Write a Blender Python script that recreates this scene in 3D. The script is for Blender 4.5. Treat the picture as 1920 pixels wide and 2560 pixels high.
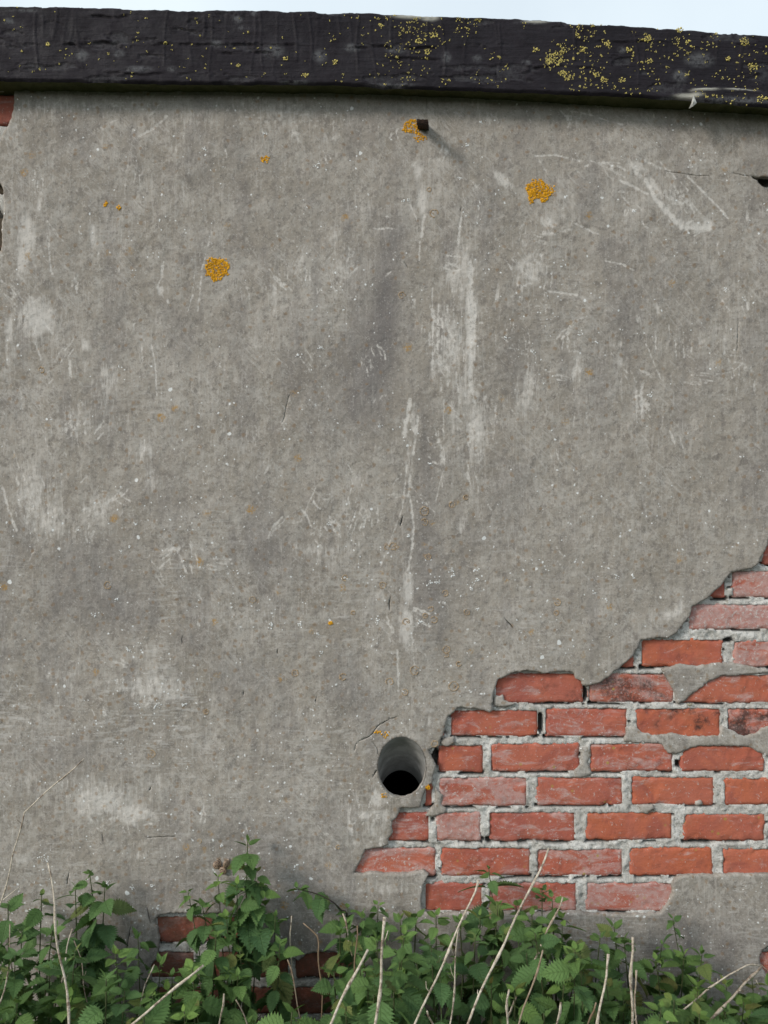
import bpy, bmesh, math, random
import numpy as np
from mathutils import Vector, Matrix, Euler
from mathutils.geometry import delaunay_2d_cdt

R = math.radians
random.seed(7)
np.random.seed(7)
for o in list(bpy.data.objects):
    bpy.data.objects.remove(o)
scene = bpy.context.scene
COL = scene.collection

# ------------------------------------------------------------------ camera
# 1 mm on the wall face is one step of the measuring grid used below; the camera stands 2.1 m off the wall.
D = 2.1
cam_d = bpy.data.cameras.new("camera")
cam = bpy.data.objects.new("camera", cam_d)
COL.objects.link(cam)
cam.location = (0, -D, 1.28)
cam.rotation_euler = (R(90), 0, 0)
cam_d.sensor_width = 36
cam_d.sensor_fit = 'AUTO'
cam_d.lens = 36 * D / 2.56
cam_d.clip_start = 0.05
cam_d.clip_end = 2000
scene.camera = cam

# ------------------------------------------------------------------ light
SUN_TO = Vector((-115, -80, 75)).normalized()
SUN_EL = math.asin(SUN_TO.z)
SUN_ROT = math.atan2(SUN_TO.x, SUN_TO.y)
world = bpy.data.worlds.new("World")
scene.world = world
world.use_nodes = True
wt = world.node_tree
wt.nodes.clear()
w_out = wt.nodes.new('ShaderNodeOutputWorld')
w_bg = wt.nodes.new('ShaderNodeBackground')
w_bg.inputs['Strength'].default_value = 0.12
w_sky = wt.nodes.new('ShaderNodeTexSky')
w_sky.sky_type = 'NISHITA'
w_sky.sun_disc = False
w_sky.sun_elevation = SUN_EL
w_sky.sun_rotation = SUN_ROT
w_sky.dust_density = 2.0
w_tc = wt.nodes.new('ShaderNodeTexCoord')
w_n = wt.nodes.new('ShaderNodeTexNoise')
w_n.inputs['Scale'].default_value = 2.2
w_n.inputs['Detail'].default_value = 6
w_r = wt.nodes.new('ShaderNodeValToRGB')
w_r.color_ramp.elements[0].position = 0.3
w_r.color_ramp.elements[0].color = (.66, .66, .66, 1)
w_r.color_ramp.elements[1].position = 0.7
w_r.color_ramp.elements[1].color = (.95, .95, .95, 1)
w_m = wt.nodes.new('ShaderNodeMixRGB')
w_m.inputs[2].default_value = (5.3, 5.95, 6.3, 1)      # bright thin cloud cover
wt.links.new(w_tc.outputs['Generated'], w_n.inputs['Vector'])
wt.links.new(w_n.outputs['Fac'], w_r.inputs['Fac'])
wt.links.new(w_r.outputs['Color'], w_m.inputs[0])
wt.links.new(w_sky.outputs['Color'], w_m.inputs[1])
wt.links.new(w_m.outputs['Color'], w_bg.inputs['Color'])
wt.links.new(w_bg.outputs['Background'], w_out.inputs['Surface'])

sun_d = bpy.data.lights.new("sun", 'SUN')
sun_d.energy = 1.7
sun_d.angle = R(15)
sun_d.color = (1.0, .95, .88)
sun = bpy.data.objects.new("sun", sun_d)
COL.objects.link(sun)
sun.location = (-3, -3, 5)
sun.rotation_euler = (-SUN_TO).to_track_quat('-Z', 'Y').to_euler()

scene.view_settings.view_transform = 'Standard'
scene.view_settings.look = 'None'
scene.view_settings.exposure = 0.50
scene.view_settings.gamma = 1
scene.view_settings.use_curve_mapping = False

GROUND_Z = -0.15


# ------------------------------------------------------------------ helpers
def P(px, py, Y=0.0):
    f = (D + Y) / D
    return Vector(((px - 960) / 1000 * f, Y, 1.28 + (1280 - py) / 1000 * f))


def _h(ix, iy, s):
    n = (ix.astype(np.int64) * 374761393 + iy.astype(np.int64) * 668265263 + s * 974634777) & 0xffffffff
    n = ((n ^ (n >> 13)) * 1274126177) & 0xffffffff
    n = n ^ (n >> 16)
    return (n & 0xffffff) / float(0xffffff)


def vnoise(x, y, s=0):
    x = np.asarray(x, float); y = np.asarray(y, float)
    ix = np.floor(x); iy = np.floor(y)
    fx = x - ix; fy = y - iy
    fx = fx * fx * (3 - 2 * fx); fy = fy * fy * (3 - 2 * fy)
    a = _h(ix, iy, s); b = _h(ix + 1, iy, s); c = _h(ix, iy + 1, s); d = _h(ix + 1, iy + 1, s)
    return (a + (b - a) * fx) * (1 - fy) + (c + (d - c) * fx) * fy


def fbm(x, y, s=0, octs=4):
    t = 0; a = .5; tot = 0
    for k in range(octs):
        t = t + a * vnoise(x * 2 ** k, y * 2 ** k, s + 17 * k); tot += a; a *= .5
    return t / tot


def sstep(a, b, x):
    t = np.clip((x - a) / (b - a), 0, 1)
    return t * t * (3 - 2 * t)


def tag(o, label=None, cat=None, group=None, kind=None):
    if label: o['label'] = label
    if cat: o['category'] = cat
    if group: o['group'] = group
    if kind: o['kind'] = kind
    return o


def empty(name, loc=(0, 0, 0)):
    o = bpy.data.objects.new(name, None)
    o.empty_display_size = .02
    o.location = loc
    COL.objects.link(o)
    return o


def mesh_np(name, V, F, smooth=True):
    """V (n,3) array, F list of faces or (m,3|4) array."""
    me = bpy.data.meshes.new(name)
    V = np.asarray(V, dtype=np.float32)
    if isinstance(F, np.ndarray):
        k = F.shape[1]
        me.vertices.add(len(V)); me.vertices.foreach_set('co', V.ravel())
        me.loops.add(F.size); me.loops.foreach_set('vertex_index', F.astype(np.int32).ravel())
        me.polygons.add(len(F))
        me.polygons.foreach_set('loop_start', np.arange(0, F.size, k, dtype=np.int32))
        me.update(calc_edges=True)
    else:
        me.from_pydata([tuple(map(float, v)) for v in V], [], F)
        me.update()
    if smooth:
        me.polygons.foreach_set('use_smooth', np.ones(len(me.polygons), dtype=bool))
    return me


def link(name, me, mat=None, parent=None, loc=None):
    o = bpy.data.objects.new(name, me)
    COL.objects.link(o)
    if mat and not me.materials: me.materials.append(mat)
    if parent: o.parent = parent
    if loc is not None: o.location = loc
    return o


def fattr(me, name, vals):
    a = me.attributes.new(name, 'FLOAT', 'POINT')
    a.data.foreach_set('value', np.asarray(vals, dtype=np.float32))


class NT:
    """small node-tree writer"""
    def __init__(s, name):
        s.m = bpy.data.materials.new(name); s.m.use_nodes = True
        s.t = s.m.node_tree; s.t.nodes.clear()
        s.out = s.n('ShaderNodeOutputMaterial'); s.b = s.n('ShaderNodeBsdfPrincipled')
        s.l(s.b.outputs[0], s.out.inputs['Surface'])
        s.b.inputs['Specular IOR Level'].default_value = .25

    def n(s, typ, **k):
        x = s.t.nodes.new(typ)
        for a, v in k.items(): setattr(x, a, v)
        return x

    def l(s, a, b): s.t.links.new(a, b)

    def put(s, sock, v):
        if hasattr(v, 'is_output'): s.l(v, sock)
        else: sock.default_value = v

    def coord(s, which='Object', scale=(1, 1, 1), off=None):
        tc = s.n('ShaderNodeTexCoord'); mp = s.n('ShaderNodeMapping')
        s.l(tc.outputs[which], mp.inputs['Vector']); mp.inputs['Scale'].default_value = scale
        if off is not None: s.l(off, mp.inputs['Location'])
        return mp.outputs[0]

    def noise(s, vec, scale, detail=4, rough=.55, dist=0):
        x = s.n('ShaderNodeTexNoise'); s.l(vec, x.inputs['Vector'])
        x.inputs['Scale'].default_value = scale; x.inputs['Detail'].default_value = detail
        x.inputs['Roughness'].default_value = rough; x.inputs['Distortion'].default_value = dist
        return x.outputs['Fac']

    def vor(s, vec, scale, feature='F1', rnd=1):
        x = s.n('ShaderNodeTexVoronoi', feature=feature); s.l(vec, x.inputs['Vector'])
        x.inputs['Scale'].default_value = scale; x.inputs['Randomness'].default_value = rnd
        return x

    def ramp(s, f, a, b, lo=0., hi=1.):
        x = s.n('ShaderNodeMapRange', interpolation_type='SMOOTHSTEP'); s.put(x.inputs['Value'], f)
        x.inputs['From Min'].default_value = a; x.inputs['From Max'].default_value = b
        x.inputs['To Min'].default_value = lo; x.inputs['To Max'].default_value = hi
        return x.outputs['Result']

    def math(s, op, a, b=0.):
        x = s.n('ShaderNodeMath', operation=op); s.put(x.inputs[0], a); s.put(x.inputs[1], b)
        return x.outputs[0]

    def mix(s, f, a, b, mode='MIX'):
        x = s.n('ShaderNodeMixRGB', blend_type=mode); s.put(x.inputs[0], f)
        for i, v in ((1, a), (2, b)):
            s.put(x.inputs[i], (*v, 1) if isinstance(v, tuple) and len(v) == 3 else v)
        return x.outputs[0]

    def attr(s, name, typ='GEOMETRY'):
        x = s.n('ShaderNodeAttribute', attribute_type=typ, attribute_name=name)
        return x.outputs['Fac']

    def bump(s, h, strength, dist, prev=None):
        x = s.n('ShaderNodeBump'); s.l(h, x.inputs['Height'])
        x.inputs['Strength'].default_value = strength; x.inputs['Distance'].default_value = dist
        if prev is not None: s.l(prev, x.inputs['Normal'])
        return x.outputs[0]

    def done(s, col, rough=.85, normal=None):
        s.put(s.b.inputs['Base Color'], (*col, 1) if isinstance(col, tuple) and len(col) == 3 else col)
        s.put(s.b.inputs['Roughness'], rough)
        if normal is not None: s.l(normal, s.b.inputs['Normal'])
        return s.m


# ------------------------------------------------------------------ materials
def mat_render():
    k = NT('weathered_cement_render')
    c = k.coord('Object')
    wear = k.attr('wear'); dark = k.attr('dark'); grime = k.attr('grime'); top = k.attr('top')
    big = k.noise(c, 2.6, 5, .6)
    mid = k.noise(c, 14, 6, .65)
    fine = k.noise(c, 170, 5, .7)
    col = k.mix(k.ramp(big, .3, .7), (.266, .235, .197), (.326, .293, .254))
    col = k.mix(k.ramp(mid, .40, .72, 0, .50), col, (.390, .362, .330))
    col = k.mix(k.ramp(k.noise(c, 9, 5, .7, .6), .52, .72, 0, .5), col, (.185, .168, .158))
    m1 = k.noise(c, 30, 6, .72, .4)
    lf = k.noise(c, 4.2, 4, .65)
    col = k.mix(k.ramp(k.math('ADD', m1, k.math('MULTIPLY', k.math('SUBTRACT', lf, .5), .3)), .49, .58, 0, .58), col, (.400, .370, .332))
    col = k.mix(k.ramp(k.noise(c, 44, 6, .75, .3), .52, .60, 0, .58), col, (.178, .158, .140))
    # fine vertical scuffing high up, sideways trowel marks lower down, slanting ones between
    sv = k.noise(k.coord('Object', (120, 1, 15)), 1, 6, .72)
    pv = k.ramp(k.math('ADD', sv, k.math('MULTIPLY', k.math('SUBTRACT', lf, .5), .55)), .535, .63)
    col = k.mix(k.math('MULTIPLY', pv, .40), col, (.480, .445, .408))
    sd = k.noise(k.coord('Object', (15, 1, 95)), 1, 6, .74)
    pd_ = k.ramp(k.math('ADD', sd, k.math('MULTIPLY', k.math('SUBTRACT', k.noise(c, 3.3, 4, .65), .5), .5)), .53, .62)
    col = k.mix(k.math('MULTIPLY', pd_, k.math('MULTIPLY', grime, .75)), col, (.460, .432, .400))
    rot = k.n('ShaderNodeVectorRotate', rotation_type='Y_AXIS'); rot.inputs['Angle'].default_value = .75
    k.l(c, rot.inputs['Vector'])
    mpg = k.n('ShaderNodeMapping'); mpg.inputs['Scale'].default_value = (100, 1, 18); k.l(rot.outputs[0], mpg.inputs['Vector'])
    pg = k.ramp(k.math('ADD', k.noise(mpg.outputs[0], 1, 6, .72), k.math('MULTIPLY', k.math('SUBTRACT', k.noise(c, 3.9, 4, .65, .5), .5), .6)), .57, .66)
    col = k.mix(k.math('MULTIPLY', pg, .5), col, (.465, .435, .400))
    dv = k.ramp(k.math('ADD', k.noise(k.coord('Object', (38, 1, 5)), 1, 6, .7), k.math('MULTIPLY', k.math('SUBTRACT', lf, .5), -.3)), .53, .66)
    col = k.mix(k.math('MULTIPLY', dv, .28), col, (.170, .152, .140))
    col = k.mix(k.math('MINIMUM', k.math('MULTIPLY', dark, 1.5), .85), col, (.160, .146, .141))
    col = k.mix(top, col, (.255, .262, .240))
    # scraped, scratched pale marks
    br = k.noise(k.coord('Object', (95, 1, 17)), 1, 5, .75)
    br2 = k.noise(c, 85, 5, .8)
    brk = k.math('ADD', k.math('MULTIPLY', br, .55), k.math('MULTIPLY', br2, .45))
    w2 = k.ramp(k.math('ADD', wear, k.math('MULTIPLY', k.math('SUBTRACT', brk, .5), 3.0)), .26, .76)
    w2 = k.math('MULTIPLY', w2, k.ramp(wear, .02, .22))
    col = k.mix(k.math('MULTIPLY', w2, .88), col, (.560, .525, .485))
    mot = k.math('MULTIPLY', k.ramp(br, .50, .68), k.ramp(k.noise(c, 7, 5, .7), .42, .64))
    col = k.mix(k.math('MULTIPLY', mot, .55), col, (.440, .410, .375))
    scr = k.ramp(k.math('ADD', k.attr('scratch'), k.math('MULTIPLY', k.math('SUBTRACT', br2, .5), 2.0)), .20, .62)
    scr = k.math('MULTIPLY', scr, k.ramp(k.attr('scratch'), .05, .3))
    col = k.mix(k.math('MULTIPLY', scr, .85), col, (.600, .568, .528))
    w2 = k.math('MAXIMUM', w2, scr)
    # sand grain
    col = k.mix(k.ramp(fine, .51, .68, 0, .46), col, (.120, .106, .090))
    col = k.mix(k.ramp(k.noise(c, 210, 3, .7), .56, .70, 0, .55), col, (.50, .48, .45))
    # rust-brown lichen freckles
    wob = k.n('ShaderNodeMixRGB', blend_type='ADD'); wob.inputs[0].default_value = .012
    nz = k.n('ShaderNodeTexNoise'); nz.inputs['Scale'].default_value = 60
    k.l(c, nz.inputs['Vector']); k.l(c, wob.inputs[1]); k.l(nz.outputs['Color'], wob.inputs[2])
    wc = wob.outputs[0]
    v1 = k.vor(wc, 55); s1 = k.n('ShaderNodeSeparateColor'); k.l(v1.outputs['Color'], s1.inputs[0])
    brown = k.math('MULTIPLY', k.ramp(v1.outputs['Distance'], .16, .34, 1, 0),
                   k.ramp(k.math('ADD', s1.outputs[0], k.math('MULTIPLY', grime, .35)), .70, .86))
    col = k.mix(k.math('MULTIPLY', brown, .48), col, (.225, .142, .072))
    v3 = k.vor(wc, 17); s3 = k.n('ShaderNodeSeparateColor'); k.l(v3.outputs['Color'], s3.inputs[0])
    och = k.math('MULTIPLY', k.ramp(v3.outputs['Distance'], .12, .26, 1, 0), k.ramp(k.math('ADD', s3.outputs[1], k.math('MULTIPLY', grime, .14)), .93, 1.0))
    och = k.math('MULTIPLY', och, k.ramp(k.noise(c, 190, 3, .7), .42, .58))
    col = k.mix(k.math('MULTIPLY', och, .9), col, (.36, .21, .06))
    # white lichen specks, two sizes
    for sc, r0, r1, th in ((62, .12, .19, .935), (27, .080, .12, .915), (120, .2, .28, .935)):
        v2 = k.vor(wc, sc); s2 = k.n('ShaderNodeSeparateColor'); k.l(v2.outputs['Color'], s2.inputs[0])
        patch = k.ramp(k.noise(c, 3.1, 4, .7), .42, .66, -.07, .05)
        on = k.ramp(k.math('ADD', k.math('ADD', s2.outputs[2], patch), k.math('MULTIPLY', grime, .06)), th, th + .02)
        d = k.math('SUBTRACT', v2.outputs['Distance'], k.math('MULTIPLY', s2.outputs[0], .07))
        wsp = k.math('MULTIPLY', on, k.ramp(d, r0 * .75, r1 * .85, 1, 0))
        col = k.mix(k.math('MULTIPLY', wsp, .9), col, (.70, .71, .70))
    hgt = k.math('ADD', k.math('MULTIPLY', fine, .8), k.math('MULTIPLY', k.noise(c, 38, 3, .5), .8))
    hgt = k.math('ADD', hgt, k.math('MULTIPLY', m1, .8))
    hgt = k.math('SUBTRACT', hgt, k.math('MULTIPLY', w2, .25))
    nrm = k.bump(hgt, .30, .006)
    nrm = k.bump(k.noise(c, 9, 4, .6), .25, .02, nrm)
    return k.done(col, .92, nrm)


def mat_brick():
    k = NT('red_brick')
    info = k.n('ShaderNodeObjectInfo')
    off = k.n('ShaderNodeVectorMath', operation='SCALE'); off.inputs[0].default_value = (37, 91, 53)
    k.l(info.outputs['Random'], off.inputs['Scale'])
    c = k.coord('Object', (1, 1, 1), off.outputs[0])
    ch = k.attr('chalk', 'OBJECT'); tone = k.attr('tone', 'OBJECT'); soot = k.attr('soot', 'OBJECT'); lich = k.attr('lichen', 'OBJECT')
    a = k.noise(c, 11, 5, .6, .8)
    col = k.mix(k.ramp(k.math('ADD', k.math('MULTIPLY', k.math('SUBTRACT', a, .5), 1.3), tone), .1, .9), (.41, .112, .082), (.51, .140, .068))
    col = k.mix(k.ramp(k.noise(c, 26, 6, .75), .48, .72, 0, .65), col, (.27, .085, .062))
    col = k.mix(k.ramp(k.noise(c, 17, 6, .75, .7), .52, .72, 0, .5), col, (.46, .20, .13))
    col = k.mix(k.ramp(k.noise(c, 170, 4, .75), .56, .7, 0, .4), col, (.17, .06, .046))
    drag = k.noise(k.coord('Object', (7, 30, 150), off.outputs[0]), 1, 4, .65)
    col = k.mix(k.ramp(drag, .55, .75, 0, .2), col, (.42, .20, .15))
    col = k.mix(k.ramp(k.noise(c, 6.5, 3, .5), .42, .62, 0, .45), col, (.50, .160, .108))
    col = k.mix(k.ramp(k.noise(c, 8.5, 4, .6, 1.), .53, .66, 0, .5), col, (.30, .085, .070))
    # lime bloom left by the render
    bl = k.noise(k.coord('Object', (.7, 1, 1.9), off.outputs[0]), 14, 8, .76, .6)
    f = k.ramp(k.math('ADD', bl, k.math('MULTIPLY', k.math('SUBTRACT', ch, .5), .30)), .50, .62)
    f = k.math('MULTIPLY', f, k.ramp(k.noise(c, 90, 4, .7), .28, .62, .35, 1))
    col = k.mix(k.math('MULTIPLY', f, .62), col, (.54, .42, .40))
    g = k.ramp(k.math('ADD', k.noise(c, 120, 5, .8), k.math('MULTIPLY', ch, .09)), .63, .71)
    col = k.mix(k.math('MULTIPLY', g, .8), col, (.60, .57, .54))
    so = k.ramp(k.math('MULTIPLY', k.math('MULTIPLY', k.ramp(k.noise(c, 13, 3, .5), .40, .68), soot), k.ramp(k.noise(c, 140, 5, .8), .3, .66, .35, 1)), .15, .75)
    col = k.mix(k.math('MULTIPLY', so, .85), col, (.045, .03, .028))
    vy = k.vor(c, 60); sv = k.n('ShaderNodeSeparateColor'); k.l(vy.outputs['Color'], sv.inputs[0])
    yl = k.math('MULTIPLY', k.ramp(vy.outputs['Distance'], .14, .3, 1, 0), k.ramp(k.math('ADD', sv.outputs[0], k.math('MULTIPLY', lich, .2)), .90, .97))
    yl = k.math('MULTIPLY', yl, k.ramp(k.noise(c, 8, 3), .45, .6))
    col = k.mix(k.math('MULTIPLY', yl, .8), col, (.40, .29, .07))
    dirt = k.attr('dirt', 'OBJECT')
    col = k.mix(k.math('MULTIPLY', dirt, k.ramp(k.noise(c, 19, 6, .75), .25, .6, .35, 1)), col, (.075, .058, .040))
    h = k.math('ADD', k.math('MULTIPLY', drag, .22), k.math('ADD', k.noise(c, 60, 6, .8), k.math('MULTIPLY', k.noise(c, 220, 3, .7), .5)))
    return k.done(col, .88, k.bump(h, .6, .0045))


def mat_mortar():
    k = NT('pale_lime_mortar')
    c = k.coord('Object')
    col = k.mix(k.ramp(k.noise(c, 22, 6, .7), .35, .68), (.55, .53, .49), (.82, .80, .76))
    col = k.mix(k.ramp(k.noise(c, 150, 5, .75), .54, .66, 0, .7), col, (.22, .20, .175))
    col = k.mix(k.ramp(k.noise(c, 90, 4, .7), .62, .72, 0, .7), col, (.68, .68, .67))
    col = k.mix(k.math('MULTIPLY', k.ramp(k.noise(c, 17, 4, .7), .60, .72), k.ramp(k.noise(c, 130, 3, .7), .45, .6, 0, .8)), col, (.33, .27, .11))
    col = k.mix(k.attr('deep'), col, (.085, .08, .072))  # recessed gaps at the bricks darkened, their shade put into the mortar colour
    h = k.math('ADD', k.noise(c, 70, 6, .8), k.math('MULTIPLY', k.noise(c, 260, 3, .7), .4))
    return k.done(col, .95, k.bump(h, 1.0, .009))


def mat_bitumen():
    k = NT('black_bitumen_paint')
    c = k.coord('Object')
    pale = k.attr('pale'); raw = k.attr('raw')
    col = k.mix(k.ramp(k.noise(c, 9, 5, .65), .3, .7), (.0105, .0082, .0115), (.0190, .0155, .0200))
    st = k.noise(k.coord('Object', (14, 14, 210)), 1, 4, .7)
    col = k.mix(k.ramp(st, .52, .75, 0, .5), col, (.028, .025, .031))
    col = k.mix(k.math('MULTIPLY', pale, k.ramp(k.noise(c, 75, 5, .8), .35, .62)), col, (.095, .095, .10))
    col = k.mix(k.math('MULTIPLY', raw, k.ramp(k.noise(c, 60, 5, .75), .25, .5, .4, 1)), col, (.34, .33, .29))
    gz = k.ramp(k.noise(c, 140, 4, .75), .64, .74, 0, .35)
    col = k.mix(gz, col, (.07, .07, .072))
    h = k.math('ADD', k.math('MULTIPLY', st, .6), k.noise(c, 60, 6, .75))
    k.b.inputs['Specular IOR Level'].default_value = .16
    return k.done(col, k.ramp(k.noise(c, 30, 4), .3, .7, .5, .75), k.bump(h, .6, .004))


def mat_simple(name, a, b, scale, rough=.8, bump=.3, dist=.003, spec=.25, stretch=(1, 1, 1)):
    k = NT(name); c = k.coord('Object', stretch)
    n = k.noise(c, scale, 5, .7)
    col = k.mix(k.ramp(n, .3, .7), a, b)
    k.b.inputs['Specular IOR Level'].default_value = spec
    return k.done(col, rough, k.bump(k.noise(c, scale * 3, 5, .7), bump, dist))


def mat_lichen(name, a, b, dark):
    k = NT(name); c = k.coord('Object')
    v = k.attr('shade')
    col = k.mix(v, a, b)
    col = k.mix(k.ramp(k.noise(c, 260, 4, .7), .55, .72, 0, .6), col, dark)
    return k.done(col, .9, k.bump(k.noise(c, 420, 3, .7), .6, .002))


def mat_leaf():
    k = NT('nettle_leaf')
    young = k.attr('young', 'OBJECT')
    info = k.n('ShaderNodeObjectInfo')
    uv = k.n('ShaderNodeUVMap'); uv.uv_map = 'UVMap'
    sp = k.n('ShaderNodeSeparateXYZ'); k.l(uv.outputs[0], sp.inputs[0])
    u, v = sp.outputs[0], sp.outputs[1]            # along, |across| 0..1
    ph = k.math('SUBTRACT', k.math('MULTIPLY', u, 7.5), k.math('MULTIPLY', v, 2.0))
    fr = k.math('ABSOLUTE', k.math('SUBTRACT', k.math('FRACT', ph), .5))
    vein = k.math('MAXIMUM', k.ramp(fr, 0, .13, 1, 0), k.ramp(v, .0, .07, 1, 0))
    c = k.coord('Object')
    base = k.mix(info.outputs['Random'], (.056, .126, .044), (.118, .225, .070))
    base = k.mix(young, base, (.235, .375, .080))
    base = k.mix(k.ramp(k.noise(c, 60, 4, .7), .45, .75, 0, .4), base, (.095, .150, .095))
    dead = k.attr('dead', 'OBJECT')
    base = k.mix(dead, base, (.24, .19, .055))
    base = k.mix(k.math('MULTIPLY', vein, .35), base, (.15, .23, .09))
    h = k.math('SUBTRACT', k.math('MULTIPLY', k.noise(c, 150, 3, .6), .4), vein)
    nrm = k.bump(h, .7, .0025)
    k.b.inputs['Specular IOR Level'].default_value = .3
    k.done(base, .55, nrm)
    tr = k.n('ShaderNodeBsdfTranslucent'); k.l(k.mix(.5, base, (.12, .2, .02)), tr.inputs['Color']); k.l(nrm, tr.inputs['Normal'])
    ms = k.n('ShaderNodeMixShader'); ms.inputs[0].default_value = .25
    k.l(k.b.outputs[0], ms.inputs[1]); k.l(tr.outputs[0], ms.inputs[2]); k.l(ms.outputs[0], k.out.inputs['Surface'])
    return k.m


def mat_straw():
    k = NT('dead_stalk')
    c = k.coord('Object', (1, 1, 1)); dk = k.attr('dull', 'OBJECT')
    n = k.noise(c, 130, 5, .8)
    col = k.mix(k.ramp(n, .3, .65), (.28, .225, .16), (.64, .57, .47))
    col = k.mix(k.ramp(k.noise(c, 38, 5, .75), .50, .60, 0, .85), col, (.15, .105, .075))
    col = k.mix(dk, col, (.20, .13, .075))
    return k.done(col, .75, k.bump(n, .5, .002))


def mat_shell():
    k = NT('banded_snail_shell')
    w = k.attr('band'); t = k.attr('growth')
    c = k.coord('Object')
    b = k.ramp(k.math('SINE', k.math('MULTIPLY', w, 21)), .0, .5)
    g = k.ramp(k.math('ADD', k.math('SINE', k.math('MULTIPLY', t, 80)), k.math('MULTIPLY', k.noise(c, 500, 2), .8)), -.1, .7)
    col = k.mix(k.math('MULTIPLY', b, k.ramp(g, 0, 1, .55, 1)), (.36, .25, .17), (.045, .022, .015))
    k.b.inputs['Specular IOR Level'].default_value = .45
    return k.done(col, .4, k.bump(g, .2, .0006))


M = dict(render=mat_render(), brick=mat_brick(), mortar=mat_mortar(), bitumen=mat_bitumen(), leaf=mat_leaf(), straw=mat_straw(), shell=mat_shell(),
         soffit=mat_simple('mossy_slab_underside', (.050, .056, .022), (.095, .098, .045), 26, .95, .6, .006),
         pipe=mat_simple('grey_clay_pipe', (.20, .20, .19), (.36, .355, .345), 24, .6, .25, .002, .4),
         dark=mat_simple('black_for_unlit_room', (.02, .02, .02), (.03, .03, .03), 10),  # near-black colour paints the darkness beyond the pipe
         rust=mat_simple('rusted_iron', (.014, .010, .009), (.045, .024, .015), 130, .85, .8, .003),
         yellow=mat_lichen('yellow_lichen_crust', (.46, .40, .16), (.78, .64, .18), (.30, .28, .13)),
         orange=mat_lichen('orange_lichen_crust', (.48, .22, .010), (.86, .44, .022), (.20, .14, .02)),
         tan=mat_lichen('tan_lichen_crust', (.36, .24, .13), (.56, .43, .29), (.30, .24, .19)),
         chip=mat_simple('broken_mortar', (.30, .29, .26), (.55, .54, .50), 60, .95, .8, .004),
         soil=mat_simple('soil_and_turf', (.018, .016, .010), (.040, .052, .020), 9, .95, .8, .02),
         stem=mat_simple('nettle_stem', (.045, .05, .022), (.075, .095, .035), 70, .6),
         darkstem=mat_simple('dark_nettle_stem', (.03, .018, .02), (.06, .045, .035), 70, .6),
         roof=mat_simple('flat_roof_felt', (.03, .03, .03), (.06, .06, .06), 8, .9))

# ------------------------------------------------------------------ ground
g_n = 90
gs = np.sign(np.linspace(-1, 1, g_n)) * (np.abs(np.linspace(-1, 1, g_n)) ** 4) * 700
GX, GY = np.meshgrid(gs, gs, indexing='ij')
GZ = GROUND_Z + (fbm(GX * 2.2, GY * 2.2, 3) - .5) * .06 * np.exp(-(np.abs(GX) + np.abs(GY)) / 40)
idx = np.arange(g_n * g_n).reshape(g_n, g_n)
GF = np.stack([idx[:-1, :-1], idx[1:, :-1], idx[1:, 1:], idx[:-1, 1:]], -1).reshape(-1, 4)
ground = link('ground', mesh_np('ground', np.stack([GX, GY, GZ], -1).reshape(-1, 3), GF), M['soil'])
tag(ground, 'dark soil and rough turf at the foot of the wall', kind='structure')

# ------------------------------------------------------------------ outlines of the broken render (mm grid)
break_edge = [(2900, 1120), (2500, 1150), (2250, 1190), (2060, 1265), (1985, 1300), (1940, 1326), (1919, 1354), (1916, 1372), (1906, 1389), (1897, 1408), (1883, 1421), (1860, 1425), (1839, 1430), (1828, 1430), (1819, 1441),
 (1807, 1461), (1784, 1482), (1758, 1502), (1729, 1518), (1726, 1537), (1709, 1560), (1692, 1580), (1671, 1595), (1648, 1594), (1625, 1597), (1603, 1600), (1596, 1619), (1579, 1644), (1561, 1661), (1535, 1681), (1524, 1693),
 (1495, 1709), (1469, 1716), (1459, 1713), (1452, 1702), (1440, 1697), (1434, 1683), (1411, 1679), (1390, 1682), (1365, 1683), (1340, 1678), (1316, 1676), (1284, 1680), (1264, 1690), (1246, 1699), (1239, 1719), (1233, 1739),
 (1229, 1762), (1233, 1774), (1223, 1781), (1209, 1774), (1177, 1771), (1145, 1770), (1134, 1783), (1118, 1794), (1113, 1817), (1108, 1843), (1100, 1855), (1096, 1865), (1090, 1869), (1076, 1872), (1071, 1876), (1078, 1890),
 (1086, 1904), (1090, 1915), (1085, 1930), (1083, 1944), (1080, 1956), (1072, 1964), (1062, 1976), (1060, 1984), (1055, 2003), (1052, 2018), (1030, 2021), (1002, 2020), (999, 2032), (995, 2040), (982, 2055), (980, 2066), (983, 2081), (972, 2098), (972, 2113),
 (947, 2121), (930, 2123), (912, 2126), (908, 2133), (901, 2153), (889, 2176), (884, 2184), (905, 2186), (930, 2181), (970, 2185), (1019, 2184), (1045, 2181), (1060, 2176), (1071, 2188), (1066, 2200), (1058, 2211), (1056, 2231),
 (1055, 2250), (1054, 2266), (1060, 2280), (1100, 2287), (1150, 2284), (1207, 2280), (1270, 2284), (1330, 2286), (1400, 2284), (1454, 2283), (1479, 2287), (1573, 2288), (1653, 2285), (1667, 2269), (1677, 2252), (1682, 2238), (1682, 2214), (1688, 2201), (1700, 2193),
 (1747, 2188), (1787, 2190), (1850, 2187), (1920, 2187), (2010, 2190), (2100, 2186), (2180, 2205), (2230, 2260), (2330, 2290), (2420, 2400), (2520, 2440), (2900, 2450)]
outer = [(-2000, 130), (4000, 210), (4000, 1100)] + break_edge + [(4000, 2460), (4000, 2760), (-2000, 2760)]
hole_low = [(385, 2305), (398, 2290), (440, 2284), (490, 2286), (535, 2284), (600, 2290), (625, 2310), (640, 2345), (665, 2380), (700, 2392), (745, 2402), (765, 2388), (800, 2378), (840, 2382), (880, 2400), (905, 2450),
            (890, 2520), (900, 2600), (880, 2690), (420, 2690), (385, 2600), (392, 2520), (378, 2460), (372, 2425), (392, 2395), (398, 2350)]
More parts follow.
